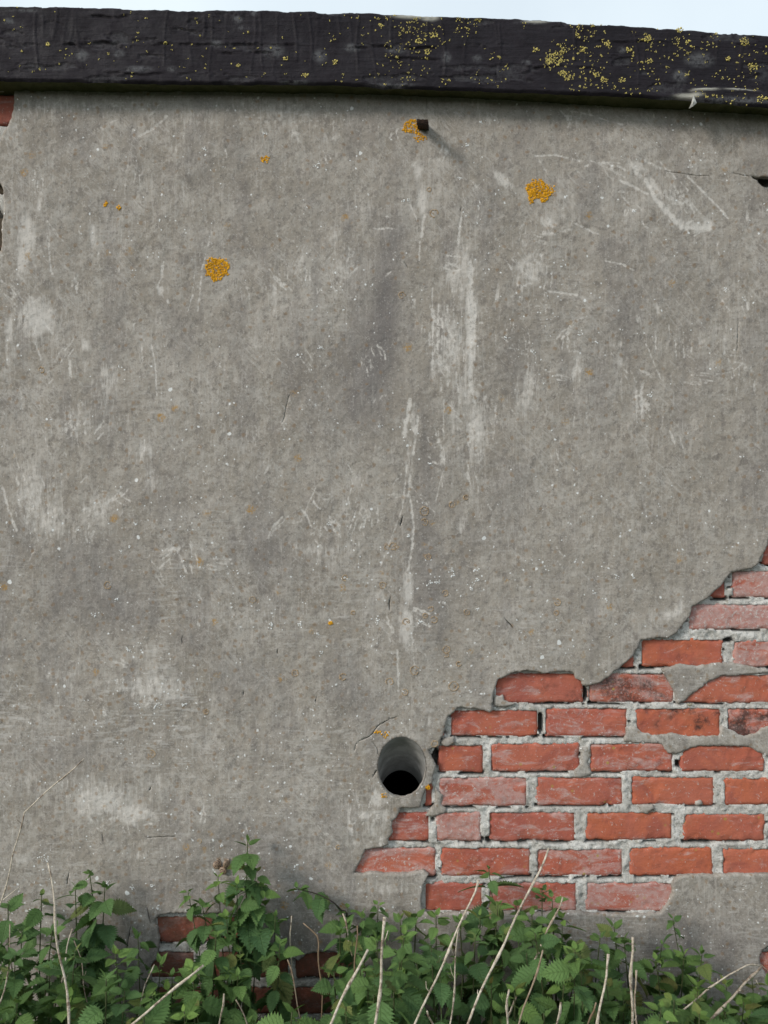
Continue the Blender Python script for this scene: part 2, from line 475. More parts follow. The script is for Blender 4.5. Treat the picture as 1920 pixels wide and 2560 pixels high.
hole_tl = [(35, 226), (34, 245), (31, 273), (28, 292), (19, 313), (4, 336), (-4, 360), (-30, 375), (-80, 370), (-140, 340), (-200, 300), (-210, 226)]
hole_l2 = [(2, 460), (6, 470), (10, 497), (8, 531), (5, 562), (4, 619), (-3, 634), (-30, 650), (-90, 640), (-120, 560), (-90, 470), (-40, 452)]
hole_r1 = [(1881, 440), (1890, 439), (1899, 442), (1912, 441), (1925, 443), (1960, 438), (1990, 455), (1980, 480), (1940, 486), (1922, 474), (1908, 462), (1896, 450), (1887, 446)]
hole_r2 = [(1920, 2366), (1907, 2379), (1899, 2393), (1904, 2414), (1917, 2437), (1945, 2462), (1990, 2462), (2030, 2430), (2020, 2380), (1970, 2352)]
PCX, PCY, PRX, PRY = 1004.5, 1919, 60, 76
hole_pipe = [(PCX + (PRX - .5) * math.cos(a), PCY + (PRY - .5) * math.sin(a)) for a in np.linspace(0, 2 * math.pi, 72, endpoint=False)]


def crack(pts, w):
    """a sliver that tapers at both ends, really cut through the render"""
    pts = [Vector(p) for p in pts]
    q = []
    for a, b in zip(pts, pts[1:]):
        n = max(2, int((b - a).length / 7))
        q += [a.lerp(b, i / n) for i in range(n)]
    q.append(pts[-1])
    L, Rr = [], []
    n = len(q) - 1
    for i, p in enumerate(q):
        d = (q[min(i + 1, n)] - q[max(i - 1, 0)]).normalized(); nn = Vector((-d.y, d.x))
        j = random.uniform(-1.2, 1.2)
        ww = w * .8 * (.25 + .75 * math.sin(math.pi * min(max(i / n, .0), 1)) ** .6) * random.uniform(.5, 1.15) * .5
        if i in (0, n): ww = .12
        L.append(tuple(p + nn * (j + ww))); Rr.append(tuple(p + nn * (j - ww)))
    return L + Rr[::-1]


cracks = [crack([(1666, 428), (1700, 434), (1758, 439), (1776, 440)], 1.2), crack([(1832, 432), (1850, 436), (1876, 440)], 2.2),
          crack([(1066, 243), (1067, 262), (1066, 280)], 1.5),
          crack([(1006, 1289), (1003, 1303), (1001, 1318)], 4.2), crack([(977, 1490), (974, 1508), (973, 1527)], 2.8), crack([(1261, 1543), (1270, 1556), (1285, 1574)], 3.4),
          crack([(694, 1622), (692, 1637)], 3), crack([(791, 1743), (789, 1758)], 2.8), crack([(1153, 518), (1151, 531)], 3.4), crack([(456, 1590), (454, 1612)], 3), crack([(610, 1728), (609, 1738)], 3.4),
          crack([(257, 2080), (258, 2094), (258, 2104)], 2.2), crack([(368, 2095), (400, 2093), (440, 2090)], .9), crack([(326, 2315), (321, 2345), (316, 2385)], 4),
          crack([(366, 2265), (372, 2290), (376, 2312)], 3), crack([(171, 2182), (168, 2215)], 3),
          crack([(893, 1858), (905, 1850), (928, 1840), (936, 1826), (950, 1812), (975, 1798), (992, 1793)], 2.0), crack([(934, 1858), (944, 1876), (948, 1890)], 1.8),
          crack([(885, 1880), (890, 1862), (893, 1860)], 1.5), crack([(932, 1945), (938, 1932), (944, 1924)], 3.2), crack([(726, 985), (718, 1004), (712, 1040), (706, 1058)], .7),
          crack([(379, 1966), (377, 1972), (373, 1976)], 3), crack([(1848, 800), (1845, 830), (1843, 880)], .7), crack([(1010, 590 + 65), (1022, 672)], 1.6)]
HOLES = [hole_low, hole_tl, hole_l2, hole_r1, hole_r2, hole_pipe] + cracks


def resample(poly, step, jit, seed, closed=True, fine_x=(-150, 2300)):
    out = []
    n = len(poly)
    for i in range(n):
        a = np.array(poly[i], float); b = np.array(poly[(i + 1) % n], float)
        L = np.hypot(*(b - a))
        off = (a[0] < fine_x[0] and b[0] < fine_x[0]) or (a[0] > fine_x[1] and b[0] > fine_x[1]) or L > 900
        k = max(1, int(L / (step if not off else 60)))
        for j in range(k):
            out.append(a + (b - a) * j / k)
    out = np.array(out)
    if jit:
        dx = (fbm(out[:, 0] / 17, out[:, 1] / 17, seed, 4) - .5) * jit * 3
        dy = (fbm(out[:, 0] / 17, out[:, 1] / 17, seed + 5, 4) - .5) * jit * 3
        q = np.stack([fbm(out[:, 0] / 6, out[:, 1] / 6, seed + 9, 3) - .5, fbm(out[:, 0] / 6, out[:, 1] / 6, seed + 13, 3) - .5], -1) * 4.2
        out = out + np.stack([dx, dy], -1) + q
    return out


# ------------------------------------------------------------------ wear painted on a 2 mm raster, carried by the render's vertices
RX0, RY0, RS = -100, 150, 2.0
RW, RH = 1060, 1250
XX, YY = np.meshgrid(RX0 + np.arange(RW) * RS, RY0 + np.arange(RH) * RS)
wear = np.zeros((RH, RW)); scratch = np.zeros((RH, RW)); dark = np.zeros((RH, RW))


def blob(A, x, y, rx, ry, s, ang=0, p=1.0):
    ca, sa = math.cos(R(ang)), math.sin(R(ang))
    r = max(rx, ry) * 2.4
    i0, i1 = int((x - r - RX0) / RS), int((x + r - RX0) / RS) + 1
    j0, j1 = int((y - r - RY0) / RS), int((y + r - RY0) / RS) + 1
    i0, j0 = max(i0, 0), max(j0, 0); i1, j1 = min(i1, RW), min(j1, RH)
    if i1 <= i0 or j1 <= j0: return
    X = XX[j0:j1, i0:i1] - x; Y = YY[j0:j1, i0:i1] - y
    u = X * ca + Y * sa; v = -X * sa + Y * ca
    g = s * np.exp(-((u / rx) ** 2 + (v / ry) ** 2) ** p)
    A[j0:j1, i0:i1] = np.maximum(A[j0:j1, i0:i1], g) if s > .45 else A[j0:j1, i0:i1] + g * (1 - A[j0:j1, i0:i1])


def stroke(pts, w, s):
    w = max(w * 1.1, 3.4); s = min(1, s * 1.15)
    for (a, b) in zip(pts, pts[1:]):
        L = math.hypot(b[0] - a[0], b[1] - a[1]); n = max(1, int(L / (w * .5 + 1)))
        for i in range(n + 1):
            t = i / n
            q = .6 + .4 * random.random()
            blob(scratch, a[0] + (b[0] - a[0]) * t + random.uniform(-.2, .2) * w, a[1] + (b[1] - a[1]) * t, w * .75 * q, w * q, max(.46, s * random.uniform(.6, 1)))


def hatch(x, y, w, h, ang, n, s, lw=3):
    ca, sa = math.cos(R(ang)), math.sin(R(ang))
    for _ in range(n):
        cx = x + random.gauss(0, w * .45); cy = y + random.gauss(0, h * .45)
        L = random.uniform(10, 38)
        stroke([(cx - ca * L / 2, cy - sa * L / 2), (cx + ca * L / 2, cy + sa * L / 2)], random.uniform(.6, 1.3) * lw, s * random.uniform(.5, 1))


for b in [(66, 590, 22, 42, .9), (54, 650, 12, 40, .75), (60, 625, 40, 90, .4), (231, 587, 10, 34, .85), (100, 509, 7, 28, .6), (120, 590, 7, 30, .6), (401, 725, 13, 14, .8), (212, 862, 13, 18, .8), (215, 915, 7, 22, .6),
          (93, 791, 45, 40, .75), (95, 790, 60, 90, .35), (23, 820, 12, 40, .7), (25, 915, 14, 35, .4), (130, 425, 70, 50, .22), (463, 482, 60, 40, .3, -20), (270, 934, 24, 55, .45), (255, 960, 60, 60, .3), (560, 860, 40, 60, .18),
          (30, 330, 30, 60, .35, 30), (130, 270, 90, 35, .35), (300, 262, 170, 20, .3), (620, 265, 120, 22, .3), (760, 290, 150, 40, .3), (820, 345, 45, 22, .45), (500, 300, 60, 28, .35), (430, 372, 30, 20, .4),
          (1045, 428, 11, 24, .8), (1055, 498, 13, 38, .9), (833, 587, 36, 40, .5), (871, 675, 60, 52, .45), (744, 664, 18, 48, .4, 15), (686, 749, 9, 38, .6), (1090, 402, 32, 14, .4), (1180, 258, 90, 14, .35), (1230, 300, 40, 24, .4),
          (1258, 452, 40, 16, .85, 42), (1122, 857, 50, 95, .62), (1084, 914, 14, 60, .6), (1176, 810, 15, 130, .95), (1160, 700, 32, 70, .5), (1130, 690, 26, 30, .6), (1140, 640, 60, 90, .28), (1160, 980, 34, 100, .5), (1100, 800, 12, 90, .5),
          (1242, 740, 6, 38, .7, 10), (1319, 664, 36, 44, .45), (1310, 610, 14, 26, .5), (1330, 690, 50, 40, .3), (1322, 950, 26, 90, .5), (1300, 1010, 30, 60, .35),
          (1589, 413, 34, 18, .65, 20), (1660, 480, 95, 42, .42, 48), (1697, 555, 20, 16, .75, 40), (1742, 566, 40, 15, .8), (1770, 556, 22, 12, .75, 40), (1640, 470, 14, 44, .75, -32), (1368, 556, 28, 12, .8, 22), (1366, 584, 20, 7, .7, 12),
          (1762, 822, 12, 12, .6), (1752, 850, 12, 34, .6), (1546, 858, 14, 14, .6), (1546, 905, 22, 30, .5), (1438, 922, 10, 46, .75, 14), (1642, 772, 9, 22, .8, -20), (1660, 795, 14, 8, .5), (1868, 540, 6, 26, .7), (1880, 480, 14, 40, .3),
          (181, 1050, 62, 46, .45), (85, 1225, 48, 95, .6), (130, 1290, 40, 60, .5), (110, 1330, 60, 60, .3), (247, 1270, 55, 44, .5), (347, 1135, 44, 30, .5), (378, 1200, 18, 55, .55), (300, 1040, 90, 60, .25), (450, 1080, 90, 60, .22),
          (432, 1374, 22, 8, .8, -15), (347, 1712, 120, 40, .5), (420, 1730, 90, 30, .4), (120, 1690, 100, 50, .28), (253, 2002, 92, 42, .85), (332, 2034, 75, 34, .75), (230, 1975, 70, 50, .5), (400, 1960, 90, 40, .35), (54, 2154, 24, 20, .6), (350, 2140, 60, 14, .5, -8), (90, 1950, 60, 60, .22),
          (1188, 1080, 26, 110, .6), (1130, 1040, 10, 55, .6), (1107, 1142, 11, 30, .7), (1153, 1318, 14, 36, .55), (1210, 1040, 30, 80, .3), (1200, 1270, 20, 60, .3), (775, 1372, 100, 26, .45), (840, 1390, 70, 40, .3), (700, 1180, 90, 60, .2),
          (1020, 1470, 15, 60, .8), (1016, 1570, 20, 60, .9), (1022, 1610, 18, 26, .6), (940, 1480, 50, 50, .3), (890, 1640, 60, 40, .25), (1035, 1050, 10, 60, .6), (1024, 1150, 14, 70, .5),
          (941, 1994, 16, 26, .9), (964, 2040, 13, 16, .85), (912, 2040, 14, 12, .7), (935, 2075, 30, 30, .5), (870, 2020, 40, 60, .35), (1024, 1820, 22, 26, .5), (1076, 1788, 7, 40, .6, 12), (1012, 1850, 40, 12, .45), (880, 2100, 30, 50, .35),
          (1690, 1530, 30, 16, .55, -20), (1700, 1515, 14, 20, .6), (1640, 1545, 50, 20, .35, -20), (1450, 1120, 60, 90, .2), (1560, 1290, 90, 60, .16), (1590, 1010, 10, 60, .6), (1604, 1010, 7, 60, .6), (1720, 1060, 40, 80, .2), (1850, 900, 20, 80, .2), (1480, 1040, 24, 60, .25), (960, 2220, 90, 24, .5)]:
    blob(wear, *b)
for pts, w, s in [([(245, 610), (245, 660)], 3, .7), ([(120, 590), (127, 675), (133, 690)], 4, .7), ([(407, 656), (404, 690), (394, 718)], 6, .75), ([(486, 683), (480, 740), (469, 779)], 3, .7), ([(513, 637), (505, 670), (494, 776)], 4, .65),
                  ([(528, 579), (520, 610), (511, 645)], 3, .6), ([(332, 316), (326, 370), (315, 430), (305, 540), (297, 675)], 3, .5), ([(378, 860), (388, 910), (392, 988)], 3.5, .75), ([(350, 853), (358, 905)], 4, .6), ([(360, 845), (354, 880)], 3, .6),
                  ([(93, 800), (85, 837)], 4, .7), ([(105, 800), (131, 833)], 4, .7), ([(88, 855), (104, 902)], 4, .7), ([(17, 840), (17, 915)], 4, .6), ([(417, 290), (380, 322), (347, 340)], 5, .7), ([(255, 310), (310, 293)], 2.5, .55),
                  ([(1060, 536), (1055, 590)], 6, .8), ([(1050, 606), (1047, 650)], 5, .65), ([(1026, 513), (1045, 556)], 4, .7), ([(1157, 521), (1150, 560), (1145, 610)], 5, .7), ([(1199, 500), (1192, 560)], 4, .6), ([(1176, 660), (1176, 940)], 9, .95),
                  ([(1188, 760), (1186, 900)], 5, .8), ([(1080, 720), (1082, 930)], 4, .7), ([(1096, 760), (1092, 900)], 4, .7), ([(1110, 1000), (1108, 1080)], 4, .6), ([(1170, 940), (1190, 1020)], 6, .7), ([(1140, 930), (1150, 1010)], 6, .6),
                  ([(1577, 409), (1600, 440)], 9, .7), ([(1616, 451), (1640, 500), (1662, 525)], 8, .85), ([(1666, 525), (1697, 563)], 10, .85), ([(1704, 568), (1778, 570)], 9, .8), ([(1716, 436), (1760, 480), (1805, 525), (1820, 544)], 4, .85),
                  ([(1650, 405), (1673, 428), (1690, 445)], 4, .7), ([(1610, 400), (1650, 420)], 6, .6), ([(1685, 467), (1700, 490)], 5, .7), ([(1720, 500), (1735, 530)], 5, .7), ([(1477, 401), (1520, 420), (1562, 444)], 3.5, .65), ([(1519, 409), (1560, 422)], 4, .6),
                  ([(1550, 451), (1590, 470), (1620, 486)], 5, .7), ([(1338, 390), (1390, 387), (1450, 402)], 3.5, .7), ([(1346, 397), (1369, 436)], 5, .55), ([(1427, 552), (1460, 570), (1496, 586)], 4, .65), ([(1400, 580), (1430, 573)], 5, .65),
                  ([(1511, 652), (1550, 660), (1585, 676)], 3.5, .7), ([(1369, 729), (1410, 733), (1442, 738)], 4.5, .75), ([(1365, 756), (1363, 783)], 4, .7), ([(1640, 828), (1638, 880)], 4, .65), ([(1689, 845), (1690, 890)], 4, .65), ([(1708, 850), (1711, 895)], 4, .6),
                  ([(1672, 810), (1676, 845)], 3.5, .6), ([(1730, 840), (1729, 880)], 4, .6), ([(1812, 837), (1811, 884)], 4, .65), ([(1604, 837), (1628, 890), (1656, 957)], 2.4, .65), ([(1589, 953), (1592, 1030)], 5, .7), ([(1604, 960), (1604, 1030)], 4.5, .7),
                  ([(1855, 910), (1830, 930), (1790, 935), (1750, 932)], 3, .5), ([(1415, 272), (1480, 288), (1558, 311)], 3.5, .6), ([(31, 1123), (46, 1170)], 3, .6), ([(4, 1216), (20, 1270), (39, 1324)], 6, .7), ([(102, 1058), (115, 1100), (131, 1154)], 3, .55),
                  ([(1026, 1000), (1016, 1050), (1010, 1089)], 8, .85), ([(1045, 1039), (1033, 1135)], 6, .7), ([(1018, 1162), (1006, 1270)], 4, .7), ([(1026, 1185), (1020, 1240)], 5, .7), ([(1024, 1240), (1035, 1316), (1030, 1370), (1020, 1424)], 5, .8),
                  ([(993, 1625), (995, 1687)], 5, .75), ([(1033, 1625), (1036, 1668)], 4, .65), ([(995, 1679), (996, 1725)], 5, .7), ([(1006, 1270), (980, 1340), (949, 1420)], 3, .65), ([(898, 1251), (871, 1332)], 3, .7), ([(906, 1262), (878, 1340)], 2.5, .55),
                  ([(790, 1216), (752, 1305)], 2.5, .65), ([(1107, 1177), (1089, 1255)], 3, .65), ([(1100, 1255), (1086, 1290)], 2.5, .5), ([(980, 330), (972, 345), (1000, 318)], 3, .6), ([(995, 345), (988, 330), (994, 322), (1010, 318)], 2.5, .85), ([(200, 600), (195, 560)], 3, .5)]:
    stroke(pts, w, s)
random.seed(11)
hatch(181, 1060, 60, 40, 84, 22, .6); hatch(85, 1240, 50, 90, 80, 34, .62); hatch(871, 675, 60, 55, -50, 26, .55); hatch(744, 664, 20, 50, -62, 12, .55); hatch(1122, 850, 60, 110, 90, 44, .75, 4); hatch(1700, 500, 50, 50, 48, 24, .65)
hatch(1319, 664, 36, 40, 55, 14, .55); hatch(253, 2000, 90, 40, 78, 34, .75); hatch(332, 2034, 80, 34, -14, 26, .7); hatch(347, 1712, 110, 34, 90, 20, .55); hatch(1188, 1080, 40, 130, 90, 26, .6, 4); hatch(1330, 930, 30, 90, 88, 14, .55)
hatch(1020, 1560, 20, 90, 86, 16, .7); hatch(760, 290, 160, 30, -8, 22, .5); hatch(300, 262, 160, 14, 0, 16, .5); hatch(247, 1270, 50, 40, -30, 14, .5); hatch(400, 1760, 180, 60, 4, 26, .5); hatch(1742, 566, 40, 14, -30, 14, .7)
swish = [(60, 640, 70, 160), (90, 850, 80, 160), (70, 1180, 70, 170), (180, 1060, 70, 60), (250, 1260, 60, 60), (700, 800, 120, 200), (860, 680, 80, 80), (1130, 800, 60, 220), (1180, 1060, 60, 160), (1320, 930, 50, 160), (1330, 660, 50, 60), (1680, 480, 90, 80), (1500, 420, 80, 40),
         (1720, 850, 110, 70), (1450, 900, 70, 80), (1600, 1000, 40, 80), (880, 1290, 60, 80), (760, 1260, 50, 60), (1020, 1150, 40, 160), (1020, 1560, 40, 120), (250, 2000, 110, 60), (350, 1720, 140, 50), (300, 280, 200, 40), (780, 300, 180, 50), (1450, 290, 140, 30), (450, 1380, 60, 40), (1850, 880, 40, 120), (930, 2030, 50, 70)]
for i in range(300):   # trowel and brush swishes: a few fine strokes side by side
    if i % 3:
        cx, cy, sx_, sy_ = random.choice(swish); x, y = random.gauss(cx, sx_ * .6), random.gauss(cy, sy_ * .6)
    else:
        x, y = random.uniform(-60, 1960), random.uniform(250, 2300)
    a = (random.choice([86, 90, 94, 80]) if random.random() < .6 else random.choice([130, 55, 40, 5])) + random.gauss(0, 9)
    L = random.uniform(14, 62); ca, sa = math.cos(R(a)), math.sin(R(a)); s0 = random.uniform(.46, .85)
    for k_ in range(random.randint(1, 5)):
        o1, o2 = random.gauss(0, 9), random.gauss(0, 14); l2 = L * random.uniform(.4, 1)
        xx, yy_ = x - sa * o1 + ca * o2, y + ca * o1 + sa * o2
        bend = random.uniform(-.12, .12) * l2
        stroke([(xx, yy_), (xx + ca * l2 * .5 - sa * bend, yy_ + sa * l2 * .5 + ca * bend), (xx + ca * l2, yy_ + sa * l2)], random.uniform(2.2, 3.6), s0 * random.uniform(.7, 1))
for _ in range(70):    # soft paler clouds, drawn out downwards
    blob(wear, random.uniform(0, 1900), random.uniform(300, 2200), random.uniform(15, 50), random.uniform(30, 110), random.uniform(.06, .2))
wear = np.clip(wear + .18 * (fbm(XX / 90, YY / 140, 91, 5) - .5), 0, 1)
for b in [(965, 760, 38, 170, .55), (985, 600, 30, 60, .3), (930, 900, 50, 120, .45), (900, 1000, 60, 90, .3), (800, 1000, 60, 120, .15), (1280, 900, 40, 110, .25), (1500, 950, 30, 130, .25), (230, 1490, 110, 70, .3), (200, 1380, 120, 60, .25), (310, 1530, 60, 60, .3), (480, 1600, 60, 40, .25),
          (1065, 1130, 24, 120, .35), (1060, 1330, 40, 120, .35), (1070, 1500, 60, 120, .3), (700, 1400, 120, 80, .2), (1120, 620, 18, 60, .35), (870, 560, 14, 60, .3), (790, 720, 12, 60, .3), (1250, 1250, 60, 120, .2), (600, 2100, 130, 60, .3), (1560, 800, 40, 60, .2), (760, 2200, 120, 80, .3), (380, 2230, 90, 40, .3),
          (900, 1760, 70, 60, .25), (1640, 700, 60, 90, .15), (150, 1880, 150, 60, .2), (440, 1260, 60, 60, .15), (640, 1700, 60, 60, .2), (1720, 2360, 200, 90, .3), (300, 2380, 80, 80, .35), (760, 2350, 90, 50, .35)]:
    blob(dark, *b)
dark = np.clip(dark + .20 * sstep(.52, .75, fbm(XX / 55, YY / 170, 21, 5)), 0, .8)


def rsample(A, px, py):
    fx = np.clip((px - RX0) / RS, 0, RW - 1.001); fy = np.clip((py - RY0) / RS, 0, RH - 1.001)
    i = fx.astype(int); j = fy.astype(int); u = fx - i; v = fy - j
    return (A[j, i] * (1 - u) + A[j, i + 1] * u) * (1 - v) + (A[j + 1, i] * (1 - u) + A[j + 1, i + 1] * u) * v


# ------------------------------------------------------------------ sheet with broken edges, used for the render coat and its remnants
def broken_sheet(name, outer, holes, thick, front, grid=3.1, jit=1.6, window=(-60, 1985, 195, 2600), coarse=40, relief=1.0):
    loops = [resample(outer, 4, jit, 40)] + [resample(h, 4, (jit if h is not hole_pipe and h not in cracks else 0), 41 + i) for i, h in enumerate(holes)]
    pts, edges = [], []
    for L in loops:
        n0 = len(pts)
        pts += [tuple(p) for p in L]
        edges += [(n0 + i, n0 + (i + 1) % len(L)) for i in range(len(L))]
    nb = len(pts)
    B = np.array(pts)
    x0, x1 = B[:, 0].min(), B[:, 0].max(); y0, y1 = B[:, 1].min(), B[:, 1].max()
    wx0, wx1, wy0, wy1 = max(window[0], x0), min(window[1], x1), max(window[2], y0), min(window[3], y1)
    gx, gy = np.meshgrid(np.arange(wx0, wx1, grid), np.arange(wy0, wy1, grid))
    gx = gx + np.random.uniform(-.25, .25, gx.shape) * grid; gy = gy + np.random.uniform(-.25, .25, gy.shape) * grid
    G = np.stack([gx.ravel(), gy.ravel()], -1)
    if coarse:
        cx, cy = np.meshgrid(np.arange(x0 + 5, x1, coarse), np.arange(y0 + 5, y1, coarse))
        Cc = np.stack([cx.ravel(), cy.ravel()], -1)
        Cc = Cc[(Cc[:, 0] < wx0 - 5) | (Cc[:, 0] > wx1 + 5) | (Cc[:, 1] < wy0 - 5) | (Cc[:, 1] > wy1 + 5)]
        G = np.concatenate([G, Cc])
    ox, oy = x0 - 20, y0 - 20
    Wm, Hm = int(x1 - x0 + 40), int(y1 - y0 + 40)
    near = np.zeros((Hm, Wm), bool)
    bi = (B[:, 0] - ox).astype(int); bj = (B[:, 1] - oy).astype(int)
    for dx in range(-3, 4):
        for dy in range(-3, 4):
            if dx * dx + dy * dy <= 8: near[bj + dy, bi + dx] = True
    G = G[~near[(G[:, 1] - oy).astype(int), (G[:, 0] - ox).astype(int)]]

    def inside(q):
        r = np.zeros(len(q), bool)
        for L in loops:
            a = L; b = np.roll(L, -1, 0)
            for s in range(0, len(q), 4000):
                x = q[s:s + 4000, 0][:, None]; y = q[s:s + 4000, 1][:, None]
                cond = (a[:, 1] > y) != (b[:, 1] > y)
                xi = (b[:, 0] - a[:, 0]) * (y - a[:, 1]) / (b[:, 1] - a[:, 1] + 1e-12) + a[:, 0]
                r[s:s + 4000] ^= ((cond & (x < xi)).sum(1) % 2).astype(bool)
        return r
    allp = [Vector(p) for p in pts] + [Vector(p) for p in G]
    res = delaunay_2d_cdt(allp, edges, [], 0, 1e-4, True)
    V2 = np.array([tuple(v) for v in res[0]]); F = np.array(res[2], dtype=np.int64)
    orig = res[3]
    isb = np.array([bool(o) and min(o) < nb for o in orig])
    ncr = sum(len(L) for L, h in zip(loops[1:], holes) if h in cracks)
    incrack = np.array([bool(o) and nb - ncr <= min(o) < nb for o in orig])
    cen = V2[F].mean(1)
    bt = isb[F].any(1)
    # raster for the bulk, exact test along the edges
    keep = np.zeros(len(F), bool)
    keep[bt] = inside(cen[bt])
    rest = np.where(~bt)[0]
    rr, cc_ = np.meshgrid(np.arange(0, Hm, 4), np.arange(0, Wm, 4), indexing='ij')
    samp = inside(np.stack([cc_.ravel() + ox, rr.ravel() + oy], -1)).reshape(rr.shape)
    keep[rest] = samp[np.clip(np.round((cen[rest, 1] - oy) / 4).astype(int), 0, samp.shape[0] - 1), np.clip(np.round((cen[rest, 0] - ox) / 4).astype(int), 0, samp.shape[1] - 1)]
    F = F[keep]
    used = np.unique(F); remap = -np.ones(len(V2), int); remap[used] = np.arange(len(used))
    F = remap[F]; V2 = V2[used]; isb = isb[used]; incrack = incrack[used]
    px, py = V2[:, 0], V2[:, 1]
    Y = front + relief * ((fbm(px / 260, py / 260, 1) - .5) * .012 + (fbm(px / 45, py / 60, 2) - .5) * .0035 + (fbm(px / 11, py / 11, 5, 3) - .5) * .0016)
    Y = Y + isb * ~incrack * .0022
    f = (D + front) / D
    V3 = np.stack([(px - 960) / 1000 * f, Y, 1.28 + (1280 - py) / 1000 * f], -1)
    # boundary edges -> skirts, three rings deep so the broken face is rough
    E = np.concatenate([F[:, [0, 1]], F[:, [1, 2]], F[:, [2, 0]]])
    key = np.sort(E, 1); code = key[:, 0] * (len(V2) + 1) + key[:, 1]
    _, inv, cnt = np.unique(code, return_inverse=True, return_counts=True)
    bE = E[cnt[inv] == 1]
    bv = np.unique(bE); m = -np.ones(len(V2), int); m[bv] = np.arange(len(bv))
    rings = [V3]; base = len(V3); faces = [F[:, ::-1]]
    prev = lambda a: a
    for r_i, tt in enumerate((.45, 1.0)):
        q = V3[bv].copy(); q[:, 1] = q[:, 1] + (thick + front - q[:, 1]) * tt if tt == 1 else q[:, 1] + thick * tt
        jx = (fbm(px[bv] / 5, py[bv] / 5 + 9 * tt, 71) - .5) * .0034; jz = (fbm(px[bv] / 5 + 7 * tt, py[bv] / 5, 72) - .5) * .0034
        q[:, 0] += jx; q[:, 2] += jz
        rings.append(q)
        a0, a1 = prev(bE[:, 0]), prev(bE[:, 1])
        b0, b1 = base + m[bE[:, 0]], base + m[bE[:, 1]]
        faces += [np.stack([a0, a1, b1], -1), np.stack([a0, b1, b0], -1)]
        bb = base
        prev = (lambda bb: (lambda a: bb + m[a]))(bb)
        base += len(bv)
    VV = np.concatenate(rings); FF = np.concatenate(faces)
    me = mesh_np(name, VV, FF)
    PX = np.concatenate([px, px[bv], px[bv]]); PY = np.concatenate([py, py[bv], py[bv]])
    return me, PX, PY, len(px)


def wear_attrs(me, PX, PY, n):
    front = np.arange(len(PX)) < n
    fattr(me, 'wear', rsample(wear, PX, PY) * front)
    fattr(me, 'scratch', rsample(scratch, PX, PY) * front)
    fattr(me, 'dark', rsample(dark, PX, PY) * front)
    fattr(me, 'grime', sstep(1000, 1900, PY) * .7 + .5 * sstep(.5, .7, fbm(PX / 200, PY / 200, 33)))
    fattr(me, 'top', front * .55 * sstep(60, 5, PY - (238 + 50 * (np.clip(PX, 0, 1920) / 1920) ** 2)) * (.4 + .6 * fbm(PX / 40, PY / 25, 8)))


# ------------------------------------------------------------------ the wall
wall = empty('derelict_wall', (0, 0.1, GROUND_Z))
tag(wall, 'grey cement rendered wall whose lower corner has broken away to red brick', 'wall')
MW = Matrix.Translation(wall.location)


def wpart(name, me, mat, loc=(0, 0, 0), parent=None):
    o = link(name, me, mat)
    o.parent = parent or wall
    o.location = Vector(loc) - (wall.location if parent is None else Vector((0, 0, 0)))
    return o


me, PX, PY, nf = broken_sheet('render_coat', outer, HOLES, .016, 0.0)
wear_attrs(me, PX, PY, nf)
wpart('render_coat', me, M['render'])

# remnants of render and bedding still stuck over the joints
remn = [[(1654, 1673), (1700, 1661), (1744, 1664), (1796, 1658), (1845, 1658), (1915, 1673), (1935, 1682), (1874, 1687), (1802, 1690), (1773, 1705), (1744, 1725), (1718, 1748), (1698, 1762), (1692, 1757), (1686, 1725), (1660, 1684)],
        [(1567, 1820), (1590, 1817), (1611, 1835), (1643, 1839), (1680, 1832), (1724, 1843), (1796, 1841), (1807, 1817), (1831, 1829), (1865, 1841), (1894, 1832), (1920, 1815), (1990, 1800), (2040, 1830), (2010, 1880), (1960, 1890), (1925, 1896), (1903, 1884), (1874, 1867), (1845, 1868), (1796, 1864), (1729, 1869), (1698, 1887), (1671, 1884), (1654, 1861), (1602, 1859), (1562, 1855)],
        [(1452, 1872), (1475, 1870), (1478, 1890), (1469, 1907), (1483, 1936), (1457, 1945), (1440, 1945), (1436, 1930), (1456, 1907)],
        [(1089, 1968), (1109, 1988), (1103, 2009), (1118, 2026), (1112, 2035), (1080, 2043), (1066, 2042), (1086, 2009)],
        [(1594, 2018), (1612, 2012), (1632, 2014), (1638, 2024), (1622, 2034), (1604, 2032)],
        [(1740, 2004), (1752, 2003), (1757, 2012), (1745, 2017), (1737, 2012)],
        [(1112, 1846), (1135, 1843), (1140, 1855), (1120, 1866), (1100, 1862)],
        [(1240, 1740), (1256, 1738), (1262, 1752), (1290, 1760), (1262, 1768), (1238, 1766), (1233, 1752)]]
for i, poly in enumerate(remn):
    me, PX, PY, nf = broken_sheet('render_remnant', poly, [], .012, .0065 + .001 * (i % 3), grid=5, coarse=0, window=(-100, 2300, 0, 2700), jit=2.4)
    wear_attrs(me, PX, PY, nf)
    wpart('render_remnant', me, M['render'])

